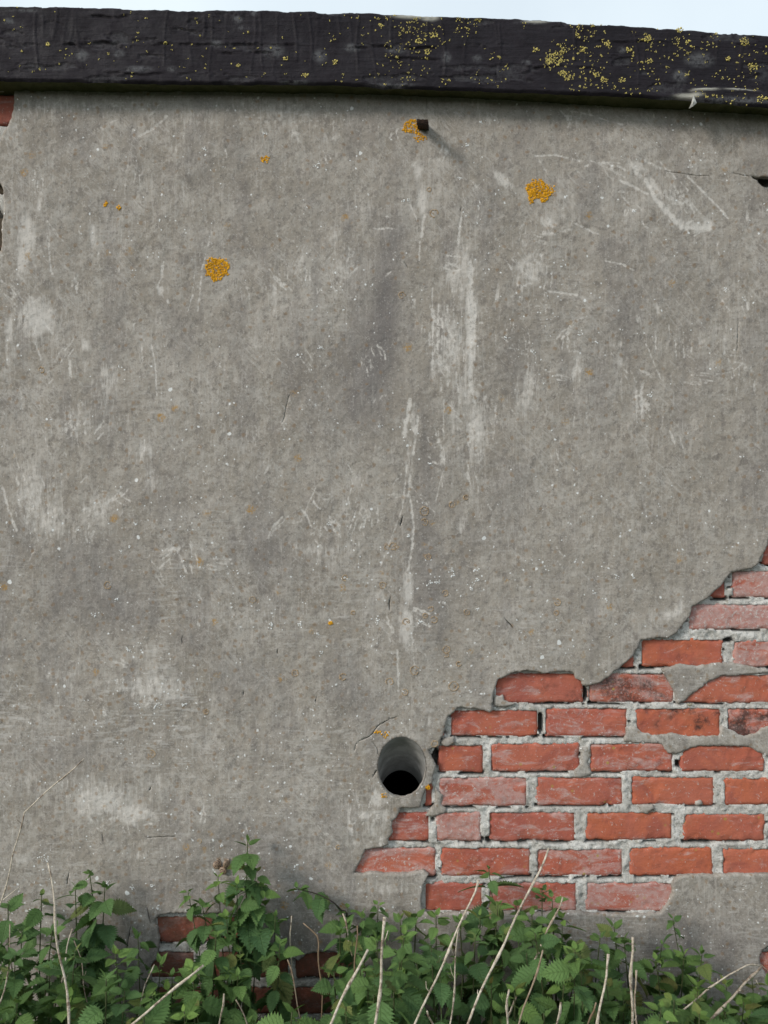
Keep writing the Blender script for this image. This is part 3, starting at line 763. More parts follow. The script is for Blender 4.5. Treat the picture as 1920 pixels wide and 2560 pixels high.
# ---- bricks
FACE = 0.013
rows = {0: (1426, 1495), 1: (1509, 1575), 2: (1599, 1667), 3: (1684, 1757), 4: (1772, 1842), 5: (1860, 1930), 6: (1944, 2014), 7: (2032, 2102), 8: (2120, 2191), 9: (2207, 2278), 10: (2290, 2356), 11: (2380, 2446), 12: (2466, 2534), 13: (2552, 2622), -1: (1340, 1410), -2: (1254, 1324)}
bricks = {0: [(1600, 1816, .2, .0), (1829, 2052, .9, .5)], 1: [(1490, 1707, .3, 0), (1720, 1947, 1.15, .1)], 2: [(1370, 1588, .3, .4), (1601, 1808, .25, .75), (1834, 2055, .85, .5)],
          3: [(1238, 1459, .35, .45), (1471, 1688, .75, .45), (1700, 1932, .5, .6)], 4: [(890, 1112, .4, .4), (1126, 1345, .42, .45), (1361, 1571, .5, .35), (1588, 1802, .3, .65), (1819, 2040, .55, .4)],
          5: [(1095, 1209, .35, .7), (1227, 1450, .5, .5), (1475, 1682, .5, .45), (1704, 1912, .3, .65), (1927, 2150, .5, .5)], 6: [(1060, 1083, .4, .3), (1097, 1318, .75, .3), (1340, 1559, .5, .4), (1578, 1787, .35, .75), (1808, 2031, .2, .9)],
          7: [(850, 1076, .55, .2), (1088, 1204, .85, .4), (1221, 1439, .5, .2), (1464, 1681, .3, .7), (1708, 1915, .35, .55), (1932, 2160, .4, .5)], 8: [(858, 1091, .75, .4), (1101, 1327, .5, .35), (1342, 1557, .6, .2), (1574, 1783, .3, .85), (1807, 2035, .25, .9)],
          9: [(1061, 1207, .45, .2), (1222, 1441, .55, .15), (1464, 1700, .75, .25)], 10: [(388, 545, .5, .35), (560, 785, .45, .3), (800, 1020, .4, .3)],
          11: [(270, 487, .5, .2), (505, 722, .4, .3), (738, 960, .4, .3), (1880, 2100, .4, .3)], 12: [(388, 600, .4, .2), (618, 836, .4, .3), (852, 1070, .4, .3)], 13: [(280, 500, .4, .3), (515, 735, .4, .3), (750, 970, .4, .3)],
          -1: [(1668, 1890, .3, .3), (1904, 2126, .3, .1)], -2: [(2020, 2240, .4, .4)]}
soots = {(4, 1588): 1.2, (4, 1819): 1.5, (3, 1471): .9, (3, 1238): .6, (6, 1340): .3, (2, 1601): .3}
for r in list(rows):                      # the courses run on past the edge of the picture
    x = max([b[1] for b in bricks.get(r, [(0, 1900)])])
    if r >= 10: x = max(x, 2120)
    if r == -1: x = 2126
    while x < 2560:
        w = random.uniform(214, 224); g = random.uniform(11, 18)
        bricks.setdefault(r, []).append((x + g, x + g + w, random.uniform(.2, .8), random.uniform(.1, .8)))
        x += g + w
extra = [(-185, 62, 238, 309, .25, .1), (-205, 24, 398, 484, .2, 0), (-190, 30, 545, 628, .2, 0), (1845, 2065, 478, 545, .3, .3)]
all_bricks = []
for r, L in bricks.items():
    for (x0, x1, ch, to) in L:
        y0, y1 = rows[r]
        all_bricks.append((x0, x1, y0 + random.uniform(-1.5, 1.5) + (x1 > 1900) * 1, y1 + random.uniform(-1.5, 1.5), ch, (.14 + .66 * to), .8 * soots.get((r, x0), 0)))
all_bricks += [(*e, 0) for e in extra]


def brick_mesh(w, h, seed):
    nx, ny = max(6, int(w / 5)), max(6, int(h / 5))
    a, b = np.meshgrid(np.linspace(-1, 1, nx + 1), np.linspace(-1, 1, ny + 1), indexing='ij')
    mx = np.maximum(np.abs(a), np.abs(b)) + 1e-9
    asp = w / h
    # round only the corners: measure in millimetres from each corner
    X = a * w / 2; Z = b * h / 2
    rc = 7.0
    cx = np.maximum(np.abs(X) - (w / 2 - rc), 0); cz = np.maximum(np.abs(Z) - (h / 2 - rc), 0)
    rr = np.hypot(cx, cz); sc = np.where((rr > rc) & (cx > 0) & (cz > 0), rc / (rr + 1e-9), 1)
    X = np.sign(X) * (np.abs(X) - cx + cx * sc); Z = np.sign(Z) * (np.abs(Z) - cz + cz * sc)
    edge = np.minimum(w / 2 * (1 - np.abs(a)), h / 2 * (1 - np.abs(b)))
    k = np.exp(-edge / 9)
    sx, sz = seed * 3.7, seed * 1.9
    X = X + k * (fbm(X / 16 + sx, Z / 16 + sz, 5) - .5) * 8.5
    Z = Z + k * (fbm(X / 16 + sx + 31, Z / 16 + sz, 6) - .5) * 8.5
    Y = 2.8 * np.clip(1 - edge / 4.0, 0, 1) ** 1.7
    Y = Y + (fbm(X / 60 + sx, Z / 40 + sz, 7) - .5) * 2.4 + (fbm(X / 8 + sx, Z / 8 + sz, 8) - .5) * .9
    n = fbm(X / 34 + sx, Z / 26 + sz, 9, 4)
    Y = Y + 4.5 * sstep(.58, .68, n) * np.exp(-edge / 12)
    n2 = fbm(X / 50 + sx, Z / 50 + sz + 40, 10, 3)
    Y = Y + 1.8 * sstep(.62, .66, n2)
    V = np.stack([X, Y, Z], -1).reshape(-1, 3)
    id_ = np.arange((nx + 1) * (ny + 1)).reshape(nx + 1, ny + 1)
    F = [tuple(q) for q in np.stack([id_[:-1, :-1], id_[1:, :-1], id_[1:, 1:], id_[:-1, 1:]], -1).reshape(-1, 4)]
    ring = list(id_[:, 0]) + list(id_[-1, 1:]) + list(id_[-2::-1, -1]) + list(id_[0, -2:0:-1])
    n0 = len(V)
    bk = V[ring].copy(); bk[:, 1] = 24
    V = np.concatenate([V, bk]) / 1000
    m = len(ring)
    for i in range(m):
        j = (i + 1) % m
        F.append((ring[j], ring[i], n0 + i, n0 + j))
    me = mesh_np('brick', V, F)
    me.shade_smooth() if hasattr(me, 'shade_smooth') else None
    return me


for i, (x0, x1, y0, y1, ch, to, so) in enumerate(all_bricks):
    me = brick_mesh(x1 - x0, y1 - y0, i + 1)
    o = wpart('brick', me, M['brick'], P((x0 + x1) / 2, (y0 + y1) / 2, FACE + random.uniform(-.001, .002)))
    o.rotation_euler = (R(random.uniform(-.5, .5)), R(random.uniform(-.35, .35)), R(random.uniform(-.5, .5)))
    o['chalk'] = float(min(1.1, ch * 1.05 + .02)); o['tone'] = float(to); o['soot'] = float(so); o['dirt'] = .75 if (y0 > 2280 and x1 < 1300) else (1.5 if x1 < 35 else .4 if x1 < 100 else .10)
    o['lichen'] = float(random.random() * (.9 if y0 > 1840 else .3))

# ---- mortar bed behind and between the bricks
gxs = np.unique(np.concatenate([np.arange(-2000, -250, 60), np.arange(-250, 40, 6), np.arange(40, 300, 20), np.arange(300, 2080, 4.0), np.arange(2080, 2600, 9), np.arange(2600, 4001, 60)]))
gys = np.unique(np.concatenate([np.arange(120, 1240, 14), np.arange(1240, 2560, 4.0), np.arange(2560, 2760, 14)]))
mx, my = np.meshgrid(gxs, gys, indexing='ij')
my_ = FACE + .0016 + (fbm(mx / 38, my / 30, 50, 4) - .5) * .012 + (fbm(mx / 8, my / 8, 51, 3) - .5) * .0105
deep = np.zeros_like(mx)
gapn = fbm(mx / 45, my / 14, 52, 3)
for (x0, x1, y0, y1, *_r) in all_bricks:
    ins = (mx > x0 + 4) & (mx < x1 - 4) & (my > y0 + 3) & (my < y1 - 3)
    my_ = np.where(ins, FACE + .03, my_)
    below = (mx > x0 - 3) & (mx < x1 + 3) & (my > y1 - 4) & (my < y1 + 5.5) & (gapn > .53)
    side = (((mx > x1 - 4) & (mx < x1 + 6)) | ((mx > x0 - 6) & (mx < x0 + 4))) & (my > y0 - 2) & (my < y1 + 2) & (gapn > .72)
    my_ = np.where(below | side, my_ + .014, my_); deep = np.where(below | side, 1, deep)
for (cx, cy, rx, ry) in ((1352, 1730, 0, 0), (1352, 1808, 7, 26), (1463, 1733, 6, 22), (1090, 1895, 10, 26), (1572, 1690, 0, 0), (1821, 1601, 12, 7), (1082, 2051, 5, 5), (1697, 1910, 8, 9), (-30, 560, 40, 60), (1925, 450, 60, 16)):
    if rx:
        q = ((mx - cx) / rx) ** 2 + ((my - cy) / ry) ** 2 < 1 + .8 * (gapn - .5)
        my_ = np.where(q, my_ + .022, my_); deep = np.where(q, 1, deep)
ff = (D + FACE) / D
V = np.stack([(mx - 960) / 1000 * ff, my_, 1.28 + (1280 - my) / 1000 * ff], -1)
id_ = np.arange(mx.size).reshape(mx.shape)
q = np.stack([id_[:-1, :-1], id_[:-1, 1:], id_[1:, 1:], id_[1:, :-1]], -1).reshape(-1, 4)
cxm = mx.ravel()[q].mean(1); cym = my.ravel()[q].mean(1)
q = q[((cxm - PCX) / (PRX + 4)) ** 2 + ((cym - PCY) / (PRY + 4)) ** 2 > 1]
me = mesh_np('mortar', V.reshape(-1, 3), q)
fattr(me, 'deep', deep.ravel())
wpart('mortar', me, M['mortar'])

# ---- the rest of the building behind: side and back walls
bm = bmesh.new()


def box(bm, x0, x1, y0, y1, z0, z1):
    vs = [bm.verts.new(p) for p in ((x0, y0, z0), (x1, y0, z0), (x1, y1, z0), (x0, y1, z0), (x0, y0, z1), (x1, y0, z1), (x1, y1, z1), (x0, y1, z1))]
    for f in ((0, 3, 2, 1), (4, 5, 6, 7), (0, 1, 5, 4), (1, 2, 6, 5), (2, 3, 7, 6), (3, 0, 4, 7)):
        bm.faces.new([vs[i] for i in f])


box(bm, -2.955, -2.73, .06, 3.2, GROUND_Z - .05, 2.36); box(bm, 2.81, 3.035, .06, 3.2, GROUND_Z - .05, 2.30); box(bm, -2.73, 2.81, 2.98, 3.2, GROUND_Z - .05, 2.30)
me = bpy.data.meshes.new('side_wall'); bm.to_mesh(me); bm.free()
for nm in ('wear', 'scratch', 'dark', 'grime', 'top'): fattr(me, nm, np.zeros(len(me.vertices)) + .2 * (nm == 'grime'))
wpart('side_wall', me, M['render'])

# ---- clay pipe that drops through the wall
TH = R(39)
ax = Vector((0, math.cos(TH), -math.sin(TH)))
pipe = empty('drain_pipe'); pipe.parent = wall; pipe.location = P(PCX, PCY, 0) - wall.location
NA = 72
V, F = [], []
prof = [(-.001, 1.0), (.004, 1.0), (.03, 1.0), (.095, .995), (.100, .985), (.104, .955), (.108, .945), (.15, .94), (.20, .94)]
for t, sc in prof:
    for i in range(NA):
        a = 2 * math.pi * i / NA
        p = Vector((.0602 * sc * math.cos(a), 0, .0762 * sc * math.sin(a))) + ax * t
        V.append(p)
for r_ in range(len(prof) - 1):
    for i in range(NA):
        j = (i + 1) % NA
        F.append((r_ * NA + i, r_ * NA + j, (r_ + 1) * NA + j, (r_ + 1) * NA + i))
me = mesh_np('pipe_bore', np.array([tuple(v) for v in V]), F)
o = link('pipe_bore', me, M['pipe'], pipe)
# closed shell at its inner end, coloured near-black to stand for darkness inside
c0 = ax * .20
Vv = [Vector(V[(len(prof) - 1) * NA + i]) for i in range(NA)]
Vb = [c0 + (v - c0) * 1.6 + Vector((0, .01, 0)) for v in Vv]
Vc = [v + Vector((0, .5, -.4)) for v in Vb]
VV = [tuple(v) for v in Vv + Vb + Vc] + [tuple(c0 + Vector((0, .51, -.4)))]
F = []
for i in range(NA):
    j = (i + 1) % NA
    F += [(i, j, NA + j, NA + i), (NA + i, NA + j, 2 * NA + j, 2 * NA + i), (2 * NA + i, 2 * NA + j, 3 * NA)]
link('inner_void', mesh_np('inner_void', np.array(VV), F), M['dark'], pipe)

# ------------------------------------------------------------------ roof slab with its black painted edge
slab = empty('roof_slab', (0, -.03, 2.35))
tag(slab, 'black bitumen painted concrete roof edge dotted with yellow lichen along the wall top', 'roof edge')


def interp(L, x):
    L = np.array(L, float)
    return np.interp(x, L[:, 0], L[:, 1])


top_l = [(-2000, -40), (-600, -4), (0, 12), (145, 12), (289, 16), (521, 22), (723, 23), (926, 29), (960, 32), (1105, 38), (1250, 42), (1423, 52), (1597, 62), (1712, 71), (1920, 86), (2500, 125), (4000, 230)]
bot_l = [(-2000, 190), (-600, 198), (0, 201), (191, 203), (405, 208), (637, 210), (839, 210), (960, 219), (1191, 226), (1423, 234), (1568, 240), (1683, 248), (1728, 250), (1740, 257), (1920, 271), (2500, 305), (4000, 400)]
sof_l = [(-2000, 215), (-600, 225), (0, 231), (174, 229), (521, 233), (960, 237), (1250, 250), (1434, 263), (1712, 275), (1920, 288), (2500, 325), (4000, 420)]
SY = -.058
sx = np.unique(np.concatenate([np.arange(-2000, -60, 40), np.arange(-60, 1980, 3.0), np.arange(1980, 4001, 40)]))
nt = 66
tv = np.linspace(0, 1, nt)
S, T = np.meshgrid(sx, tv, indexing='ij')
topz = interp(top_l, S) + (fbm(S / 30, S * 0 + 3, 60) - .5) * 4.5 + 2.5 * sstep(.6, .75, fbm(S / 55, S * 0 + 9, 66))
botz = interp(bot_l, S) + (fbm(S / 24, S * 0 + 5, 61) - .5) * 4.5
py = topz + (botz - topz) * T
px = S
h = (fbm(px / 160, py / 140, 62) - .5) * .004 + (fbm(px / 70, py / 3.2, 63, 3) - .5) * .0016 + (fbm(px / 12, py / 9, 64, 3) - .5) * .0014
pe = fbm(px / 120, py / 28, 65, 5)                       # flaked-off scabs, long and flat
flake = sstep(.635, .65, pe)
h = h + flake * .0019
lip = sstep(.605, .635, pe) * (1 - flake)
h = h - lip * .0012
for (yc, x0, x1, am) in ((108, 150, 310, .006), (112, 370, 760, .004), (120, 860, 1100, .006), (42, 200, 330, .005), (132, 540, 700, .005), (150, 960, 1110, .004), (170, 1290, 1500, .003), (105, 1480, 1700, .003), (185, 250, 420, .004), (178, 300, 380, .004)):
    yy = yc + (fbm(px / 35, px * 0 + yc, 67) - .5) * 14
    m = np.exp(-((py - yy) / 2.4) ** 2) * sstep(x0, x0 + 25, px) * sstep(x1, x1 - 25, px) * sstep(.36, .5, vnoise(px / 22, px * 0 + yc, 68))
    h = h + m * am * .7 - np.exp(-((py - yy + 6) / 3.) ** 2) * sstep(x0, x0 + 25, px) * sstep(x1, x1 - 25, px) * .0018
rng = random.Random(5)
for x in (90, 107, 133, 139, 159, 176, 197, 411, 474, 509, 527, 558, 634, 654, 689, 740, 778, 792, 848, 880, 894, 932, 977, 1026, 1070, 1110, 1163, 1244, 1249, 1440, 1463, 1582, 1594, 1608, 1660, 1678, 1793, 1850, 1905):
    sl = rng.uniform(-.12, .12) * 190; t0 = rng.uniform(0, .12); t1 = t0 + rng.choice([.35, .5, .8, .9, .95]) * rng.uniform(.8, 1); w = rng.uniform(1.5, 2.6)
    xc = x + sl * (T - .5) + 2.5 * np.sin(T * 7 + x)
    h = h - np.exp(-((px - xc) / w) ** 2) * sstep(t0 - .02, t0 + .03, T) * sstep(t1 + .02, t1 - .03, T) * rng.uniform(.0008, .0024)
# the patched lump at the right
lump = sstep(1725, 1745, px) * sstep(2160, 2100, px) * sstep(.80, .84, T + .05 * np.sin((px - 1735) / 60)) * (px < 4000)
h = h - lump * .009
h = h + .006 * sstep(.965, 1, T) + .008 * sstep(.035, 0, T)
Y = SY + h
f = (D + SY) / D
V = np.stack([(px - 960) / 1000 * f, Y, 1.28 + (1280 - py) / 1000 * f], -1)
back = V[:, 0].copy(); back[:, 1] = 3.3; back[:, 2] += .03
V = np.concatenate([V.reshape(-1, 3), back])
id_ = np.arange(S.size).reshape(S.shape); bk = S.size + np.arange(len(sx))
q = np.stack([id_[:-1, :-1], id_[:-1, 1:], id_[1:, 1:], id_[1:, :-1]], -1).reshape(-1, 4)
q2 = np.stack([bk[:-1], id_[:-1, 0], id_[1:, 0], bk[1:]], -1)
me = mesh_np('slab_face', V, np.concatenate([q, q2]))
pale = np.zeros_like(px)
for (x, y, rx, ry) in ((22, 54, 14, 9), (60, 26, 40, 4), (205, 138, 16, 14), (297, 134, 14, 9), (345, 172, 34, 8), (430, 172, 14, 7), (594, 48, 14, 9), (609, 70, 14, 8), (541, 110, 14, 10), (683, 128, 26, 16), (800, 140, 18, 16), (636, 35, 8, 6), (880, 120, 20, 10),
                       (1116, 144, 12, 14), (1192, 146, 12, 10), (1316, 156, 14, 6), (1750, 150, 36, 18), (1700, 190, 18, 16), (1556, 124, 12, 8), (990, 126, 24, 8), (980, 212, 60, 5), (1330, 56, 40, 6), (1685, 246, 40, 5), (1830, 255, 110, 9), (740, 205, 40, 4)):
    pale = np.maximum(pale, np.exp(-(((px - x) / rx) ** 2 + ((py - y) / ry) ** 2) ** 2))
pale = np.maximum(pale, flake * .35 * sstep(.64, .68, pe))
raw = np.zeros_like(px)
for (x, y, rx, ry) in ((1030, 40, 48, 7), (1075, 44, 22, 9), (1340, 54, 30, 4), (1720, 240, 34, 7), (1760, 226, 34, 4), (1850, 226, 40, 3)):
    raw = np.maximum(raw, np.exp(-(((px - x) / rx) ** 2 + ((py - y) / ry) ** 2) ** 2))
fattr(me, 'pale', np.concatenate([pale.ravel(), np.zeros(len(sx))])); fattr(me, 'raw', np.concatenate([raw.ravel(), np.zeros(len(sx))]))
o = link('slab_face', me, M['bitumen'], slab); o.location = -slab.location
# underside
T2, S2 = np.meshgrid(np.linspace(0, 1, 9), sx)
pf = np.stack([(S2 - 960) / 1000 * f, np.full_like(S2, 0) + V[:S.size].reshape(*S.shape, 3)[:, -1, 1][:, None], np.repeat(V[:S.size].reshape(*S.shape, 3)[:, -1, 2][:, None], 9, 1)], -1)
pw = np.stack([(S2 - 960) / 1000, np.full_like(S2, .02), 1.28 + (1280 - interp(sof_l, S2)) / 1000], -1)
U = pf + (pw - pf) * T2[..., None]
U[..., 2] += ((fbm(S2 / 20, T2 * 3, 69) - .5) * .006) * (T2 > 0) * (T2 < 1) + .004 * np.sin(T2 * math.pi)
id2 = np.arange(S2.size).reshape(S2.shape)
q = np.stack([id2[:-1, :-1], id2[:-1, 1:], id2[1:, 1:], id2[1:, :-1]], -1).reshape(-1, 4)
o = link('slab_underside', mesh_np('slab_underside', U.reshape(-1, 3), q), M['soffit'], slab); o.location = -slab.location
# pale broken chip at the end of the patch
chip = [(1723, 271), (1733, 262), (1741, 243), (1734, 238), (1731, 246), (1728, 258)]
chip = [(1722, 272), (1732, 266), (1741, 258), (1738, 248), (1734, 239), (1731, 247), (1728, 259)]
bm = bmesh.new()
fr = [bm.verts.new(P(x, y, SY - .012 + random.uniform(-.002, .002))) for x, y in chip]
bkv = [bm.verts.new(P(x + 3, y - 2, SY + .02)) for x, y in chip]
cvt = bm.verts.new(P(1733, 255, SY - .017))
n = len(chip)
for i in range(n):
    j = (i + 1) % n
    bm.faces.new((fr[i], fr[j], cvt)); bm.faces.new((fr[j], fr[i], bkv[i], bkv[j]))
bmesh.ops.recalc_face_normals(bm, faces=bm.faces)
me = bpy.data.meshes.new('mortar_chip'); bm.to_mesh(me); bm.free()
o = link('mortar_chip', me, M['chip'], slab); o.location = -slab.location


# ------------------------------------------------------------------ lichens
def spot(x, y):
    if y < 600: return 'high up left of the iron stub' if x < 1000 else 'high up right of the iron stub'
    if y < 1100: return 'level with or just below the round orange lichen' if x < 960 else 'beside the long pale scrape'
    if y > 2050: return 'just above the nettles'
    if x > 1400: return 'above the broken edge over the bricks'
    if y > 1560 and x > 780: return 'a little above the drain pipe'
    if x > 1045: return 'right of the long thin pale streak'
    if x > 780: return 'left of or on the long thin pale streak'
    return 'low on the left half of the wall'


def slab_spot(x):
    return 'left of the iron stub' if x < 760 else 'directly above the iron stub' if x < 1200 else 'at and around the largest yellow rosette' if x < 1560 else 'towards the patched lip'


def domes(spots, name, lift=.0):
    """low crinkled lobes: (world x, y, z, radius, height, shade)"""
    V, F, sh = [], [], []
    for (x, y, z, r, hh, s) in spots:
        n0 = len(V); k = 7; a0 = random.random() * 6
        rx = [r * random.uniform(.65, 1.25) for _ in range(k)]
        for i in range(k):
            a = a0 + 2 * math.pi * i / k
            V.append((x + rx[i] * math.cos(a), y + .0012, z + rx[i] * math.sin(a))); sh.append(s * .75)
        for i in range(k):
            a = a0 + 2 * math.pi * i / k
            V.append((x + .72 * rx[i] * math.cos(a), y - hh, z + .72 * rx[i] * math.sin(a))); sh.append(s)
        V.append((x + random.uniform(-.2, .2) * r, y - hh * random.uniform(.3, .9), z)); sh.append(s * .9)
        for i in range(k):
            j = (i + 1) % k
            F += [(n0 + i, n0 + j, n0 + k + j), (n0 + i, n0 + k + j, n0 + k + i), (n0 + k + i, n0 + k + j, n0 + 2 * k)]
    me = mesh_np(name, np.array(V), np.array(F))
    fattr(me, 'shade', sh)
    return me


_wallV = None


def slab_y(px_, py_):
    i = int(np.clip(np.searchsorted(sx, px_), 0, len(sx) - 1))
    t = (py_ - topz[i, 0]) / (botz[i, 0] - topz[i, 0]); j = int(np.clip(t * (nt - 1), 0, nt - 1))
    return float(Y[i, j])


def wall_y(px_, py_):
    a = np.array([float(px_)]); b = np.array([float(py_)])
    return float((fbm(a / 260, b / 260, 1)[0] - .5) * .012 + (fbm(a / 45, b / 60, 2)[0] - .5) * .0035)


def rosette(px_, py_, r, n, yfun, ratio=1.0, skip=None, size=(.0022, .0042)):
    out = []
    while len(out) < n:
        a = random.uniform(0, 2 * math.pi); q = r * math.sqrt(random.random()) * (.86 + .07 * math.sin(3 * a + px_) + .06 * math.sin(5 * a + py_) + .05 * math.sin(9 * a + px_ * .7)) * (1 if random.random() < .93 else 1.18)
        x, y = px_ + q * math.cos(a), py_ + q * ratio * math.sin(a)
        if skip and skip(x, y): continue
        yy = yfun(x, y); w = P(x, y, yy)
        s = random.uniform(.2, 1.) if q > .35 * r else random.uniform(0, .8)
        out.append((w.x, yy, w.z, random.uniform(*size) * random.uniform(.7, 1.1), random.uniform(.0006, .0016), s))
    return out


random.seed(21)
big_y = [(1388, 146, 22, 46), (1372, 152, 12, 20), (1408, 128, 10, 14), (1423, 192, 15, 24), (1405, 182, 10, 14), (1620, 96, 11, 26), (1518, 110, 8, 12), (1573, 124, 9, 14), (1622, 152, 10, 14), (1700, 76, 10, 14), (1862, 104, 15, 24), (1882, 168, 14, 18), (1820, 146, 8, 10),
         (1084, 88, 12, 14), (1047, 104, 10, 12), (1070, 130, 9, 10), (1510, 200, 9, 12), (1555, 200, 9, 14), (1492, 187, 10, 12), (1905, 248, 14, 22), (763, 188, 8, 14), (837, 155, 8, 14), (715, 146, 7, 10), (596, 164, 6, 9), (119, 111, 6, 9), (414, 108, 5, 8), (952, 64, 8, 10), (1444, 90, 8, 9), (1340, 122, 11, 12), (1458, 124, 9, 12), (1720, 104, 7, 9)]
for i, (x, y, r, n) in enumerate(big_y):
    sp = rosette(x, y, r * 1.05, int(n * 1.7), slab_y, .8, size=(.0009, .0024))
    me = domes(sp, 'yellow_lichen')
    o = link('yellow_lichen', me, M['yellow'])
    c = P(x, y, SY); me.transform(Matrix.Translation(-c)); o.location = c
    if i == 0: tag(o, 'largest yellow lichen rosette on the black roof edge, right of the middle', 'lichen', 'yellow lichens on the roof edge')
    elif i == 5: tag(o, 'round bright yellow lichen high on the black roof edge', 'lichen', 'yellow lichens on the roof edge')
    elif i == 19: tag(o, 'yellow lichen spilling over the patched lower lip of the black roof edge', 'lichen', 'yellow lichens on the roof edge')
    else: tag(o, 'small yellow lichen patch on the black roof edge ' + slab_spot(x), 'lichen', 'yellow lichens on the roof edge')
sp = []
for _ in range(760):
    while True:
        x = random.uniform(0, 1930)
        dens = .10 if x < 760 else .35 if x < 960 else 1.0 if x < 1560 else .55
        if random.random() > dens: continue
        ty, by = interp(top_l, x) + 6, interp(bot_l, x) - 5
        y = ty + (by - ty) * random.random() ** 1.15
        if fbm(np.array([x / 70.]), np.array([y / 70.]), 77)[0] > .43: break
    sp += rosette(x, y, random.uniform(1.5, 5), random.choice([1, 1, 1, 2, 2, 3, 4, 6]), slab_y, .9, size=(.0008, .0018))
o = link('lichen_specks', domes(sp, 'lichen_specks'), M['yellow'], slab); o.location = -slab.location; o['kind'] = 'stuff'

orange = [(1347, 480, 38, 170, .86, lambda x, y: (y > 496 and 1334 < x < 1352), 'large orange lichen patch with a notched lower edge on the grey render'),
          (543, 672, 34, 150, .95, None, 'round orange lichen patch with a dark green centre on the grey render'),
          (1030, 316, 26, 46, .8, None, 'stringy orange lichen clinging beside the rusty iron stub'),
          (1050, 344, 20, 14, .6, None, 'sparse orange lichen flecks just below the rusty iron stub'),
          (662, 398, 12, 8, .8, None, 'tiny orange lichen near the top of the wall, below the roof edge'),
          (264, 510, 5, 5, 1.8, None, 'tiny dull yellow lichen streak on the upper render'),
          (297, 519, 5, 4, 1.6, None, 'smallest dull yellow lichen fleck on the upper render'),
          (826, 1558, 5, 7, 1, None, 'tiny bright orange lichen dot low on the grey render'),
          (945, 1830, 10, 4, .5, None, 'orange lichen streak on the cracked rim above the pipe'),
          (965, 1836, 14, 3, .8, None, 'thin orange lichen flecks over the top of the pipe'),
          (961, 1988, 9, 3, .7, None, 'dull yellow lichen on the rim below the left of the pipe'),
          (1070, 1969, 7, 5, 1, None, 'bright yellow lichen on the rim at the lower right of the pipe')]
for (x, y, r, n, ra, sk, lab) in orange:
    me = domes(rosette(x, y, r, int(n * 4), wall_y, ra, sk, size=(.0012, .0032)), 'orange_lichen')
    o = link('orange_lichen', me, M['orange'])
    c = P(x, y, 0); me.transform(Matrix.Translation(-c)); o.location = c
    tag(o, lab, 'lichen', 'orange lichens on the render')
random.seed(23)
rings = [(1061, 1278, 11), (1062, 1305, 8), (1077, 1522, 6), (1063, 1539, 6), (1085, 1549, 8), (1167, 1530, 7), (1116, 1624, 9), (1117, 1638, 5), (1037, 1676, 11), (1134, 1716, 12), (974, 1704, 9), (1012, 1731, 8), (957, 1463, 8), (982, 1366, 9), (967, 1368, 6), (1070, 1392, 7), (1113, 1483, 7), (1130, 1262, 7), (738, 1683, 8), (857, 1692, 8), (863, 1445, 7), (883, 1532, 5), (1015, 1554, 8),
         (269, 1463, 9), (631, 1499, 8), (1165, 1243, 6), (1085, 534, 10), (1073, 474, 5), (104, 925, 7), (1394, 1506, 8), (1391, 1532, 6), (1147, 1660, 6), (500, 2101, 5), (515, 1780, 6), (845, 2117, 5), (380, 1884, 9), (1087, 1860, 8), (1005, 738, 8)]
for i, (x, y, r) in enumerate(rings):
    sp = []
    n = int(r * 2.6)
    a0 = random.random() * 6
    for k in range(n):
        a = a0 + (5.2 if i % 3 else 6.28) * k / n
        q = r * random.uniform(.85, 1.08); xx, yy_ = x + q * math.cos(a), y + q * math.sin(a)
        w = P(xx, yy_, 0); yw = wall_y(xx, yy_)
        sp.append((w.x, yw, w.z, random.uniform(.0011, .0019), .0012, random.random()))
    for k in range(int(r * .5)):
        xx, yy_ = x + random.gauss(0, r * .4), y + random.gauss(0, r * .4); w = P(xx, yy_, 0)
        sp.append((w.x, wall_y(xx, yy_), w.z, .0014, .001, random.random() * .6))
    me = domes(sp, 'ring_lichen')
    o = link('ring_lichen', me, M['tan']); c = P(x, y, 0); me.transform(Matrix.Translation(-c)); o.location = c
    tag(o, 'small tan ring shaped lichen ' + spot(x, y), 'lichen', 'tan ring lichens on the render')

random.seed(25)
whites = [(1129, 1425, 8), (1131, 1437, 6), (1188, 1426, 9), (1194, 1449, 8), (1075, 1457, 9), (1095, 1455, 10), (1178, 1468, 10), (1194, 1523, 5), (1051, 1555, 6), (800, 1633, 8), (795, 1585, 7), (942, 1551, 10), (750, 1560, 9), (863, 1444, 8), (823, 1311, 6), (680, 1562, 12), (950, 1065, 6), (1076, 1157, 5), (1021, 1340, 5),
          (1585, 527, 7), (1448, 834, 8), (1330, 880, 7), (1267, 845, 7), (1490, 855, 6), (1815, 726, 9), (1625, 990, 8), (236, 1537, 8), (320, 1623, 9), (345, 1760, 8), (393, 1761, 9), (459, 1762, 7), (110, 2148, 14), (270, 2205, 10), (330, 2217, 7), (380, 2216, 5), (392, 2270, 8), (556, 2112, 6), (742, 2165, 7), (290, 1500, 6), (743, 2225, 6),
          (305, 1378, 5), (324, 1365, 5), (455, 1440, 5), (340, 1310, 6), (1020, 500, 6), (1008, 500, 5), (790, 413, 9), (510, 372, 6), (800, 870, 7), (744, 886, 8), (1583, 1440, 8), (1540, 1438, 7), (1487, 1482, 6), (1512, 1498, 6), (1540, 1560, 5), (1150, 447, 5), (1165, 364, 8), (1205, 305, 8), (662, 333, 6)]
M['white'] = mat_lichen('white_lichen_crust', (.66, .67, .66), (.86, .87, .86), (.55, .55, .54))
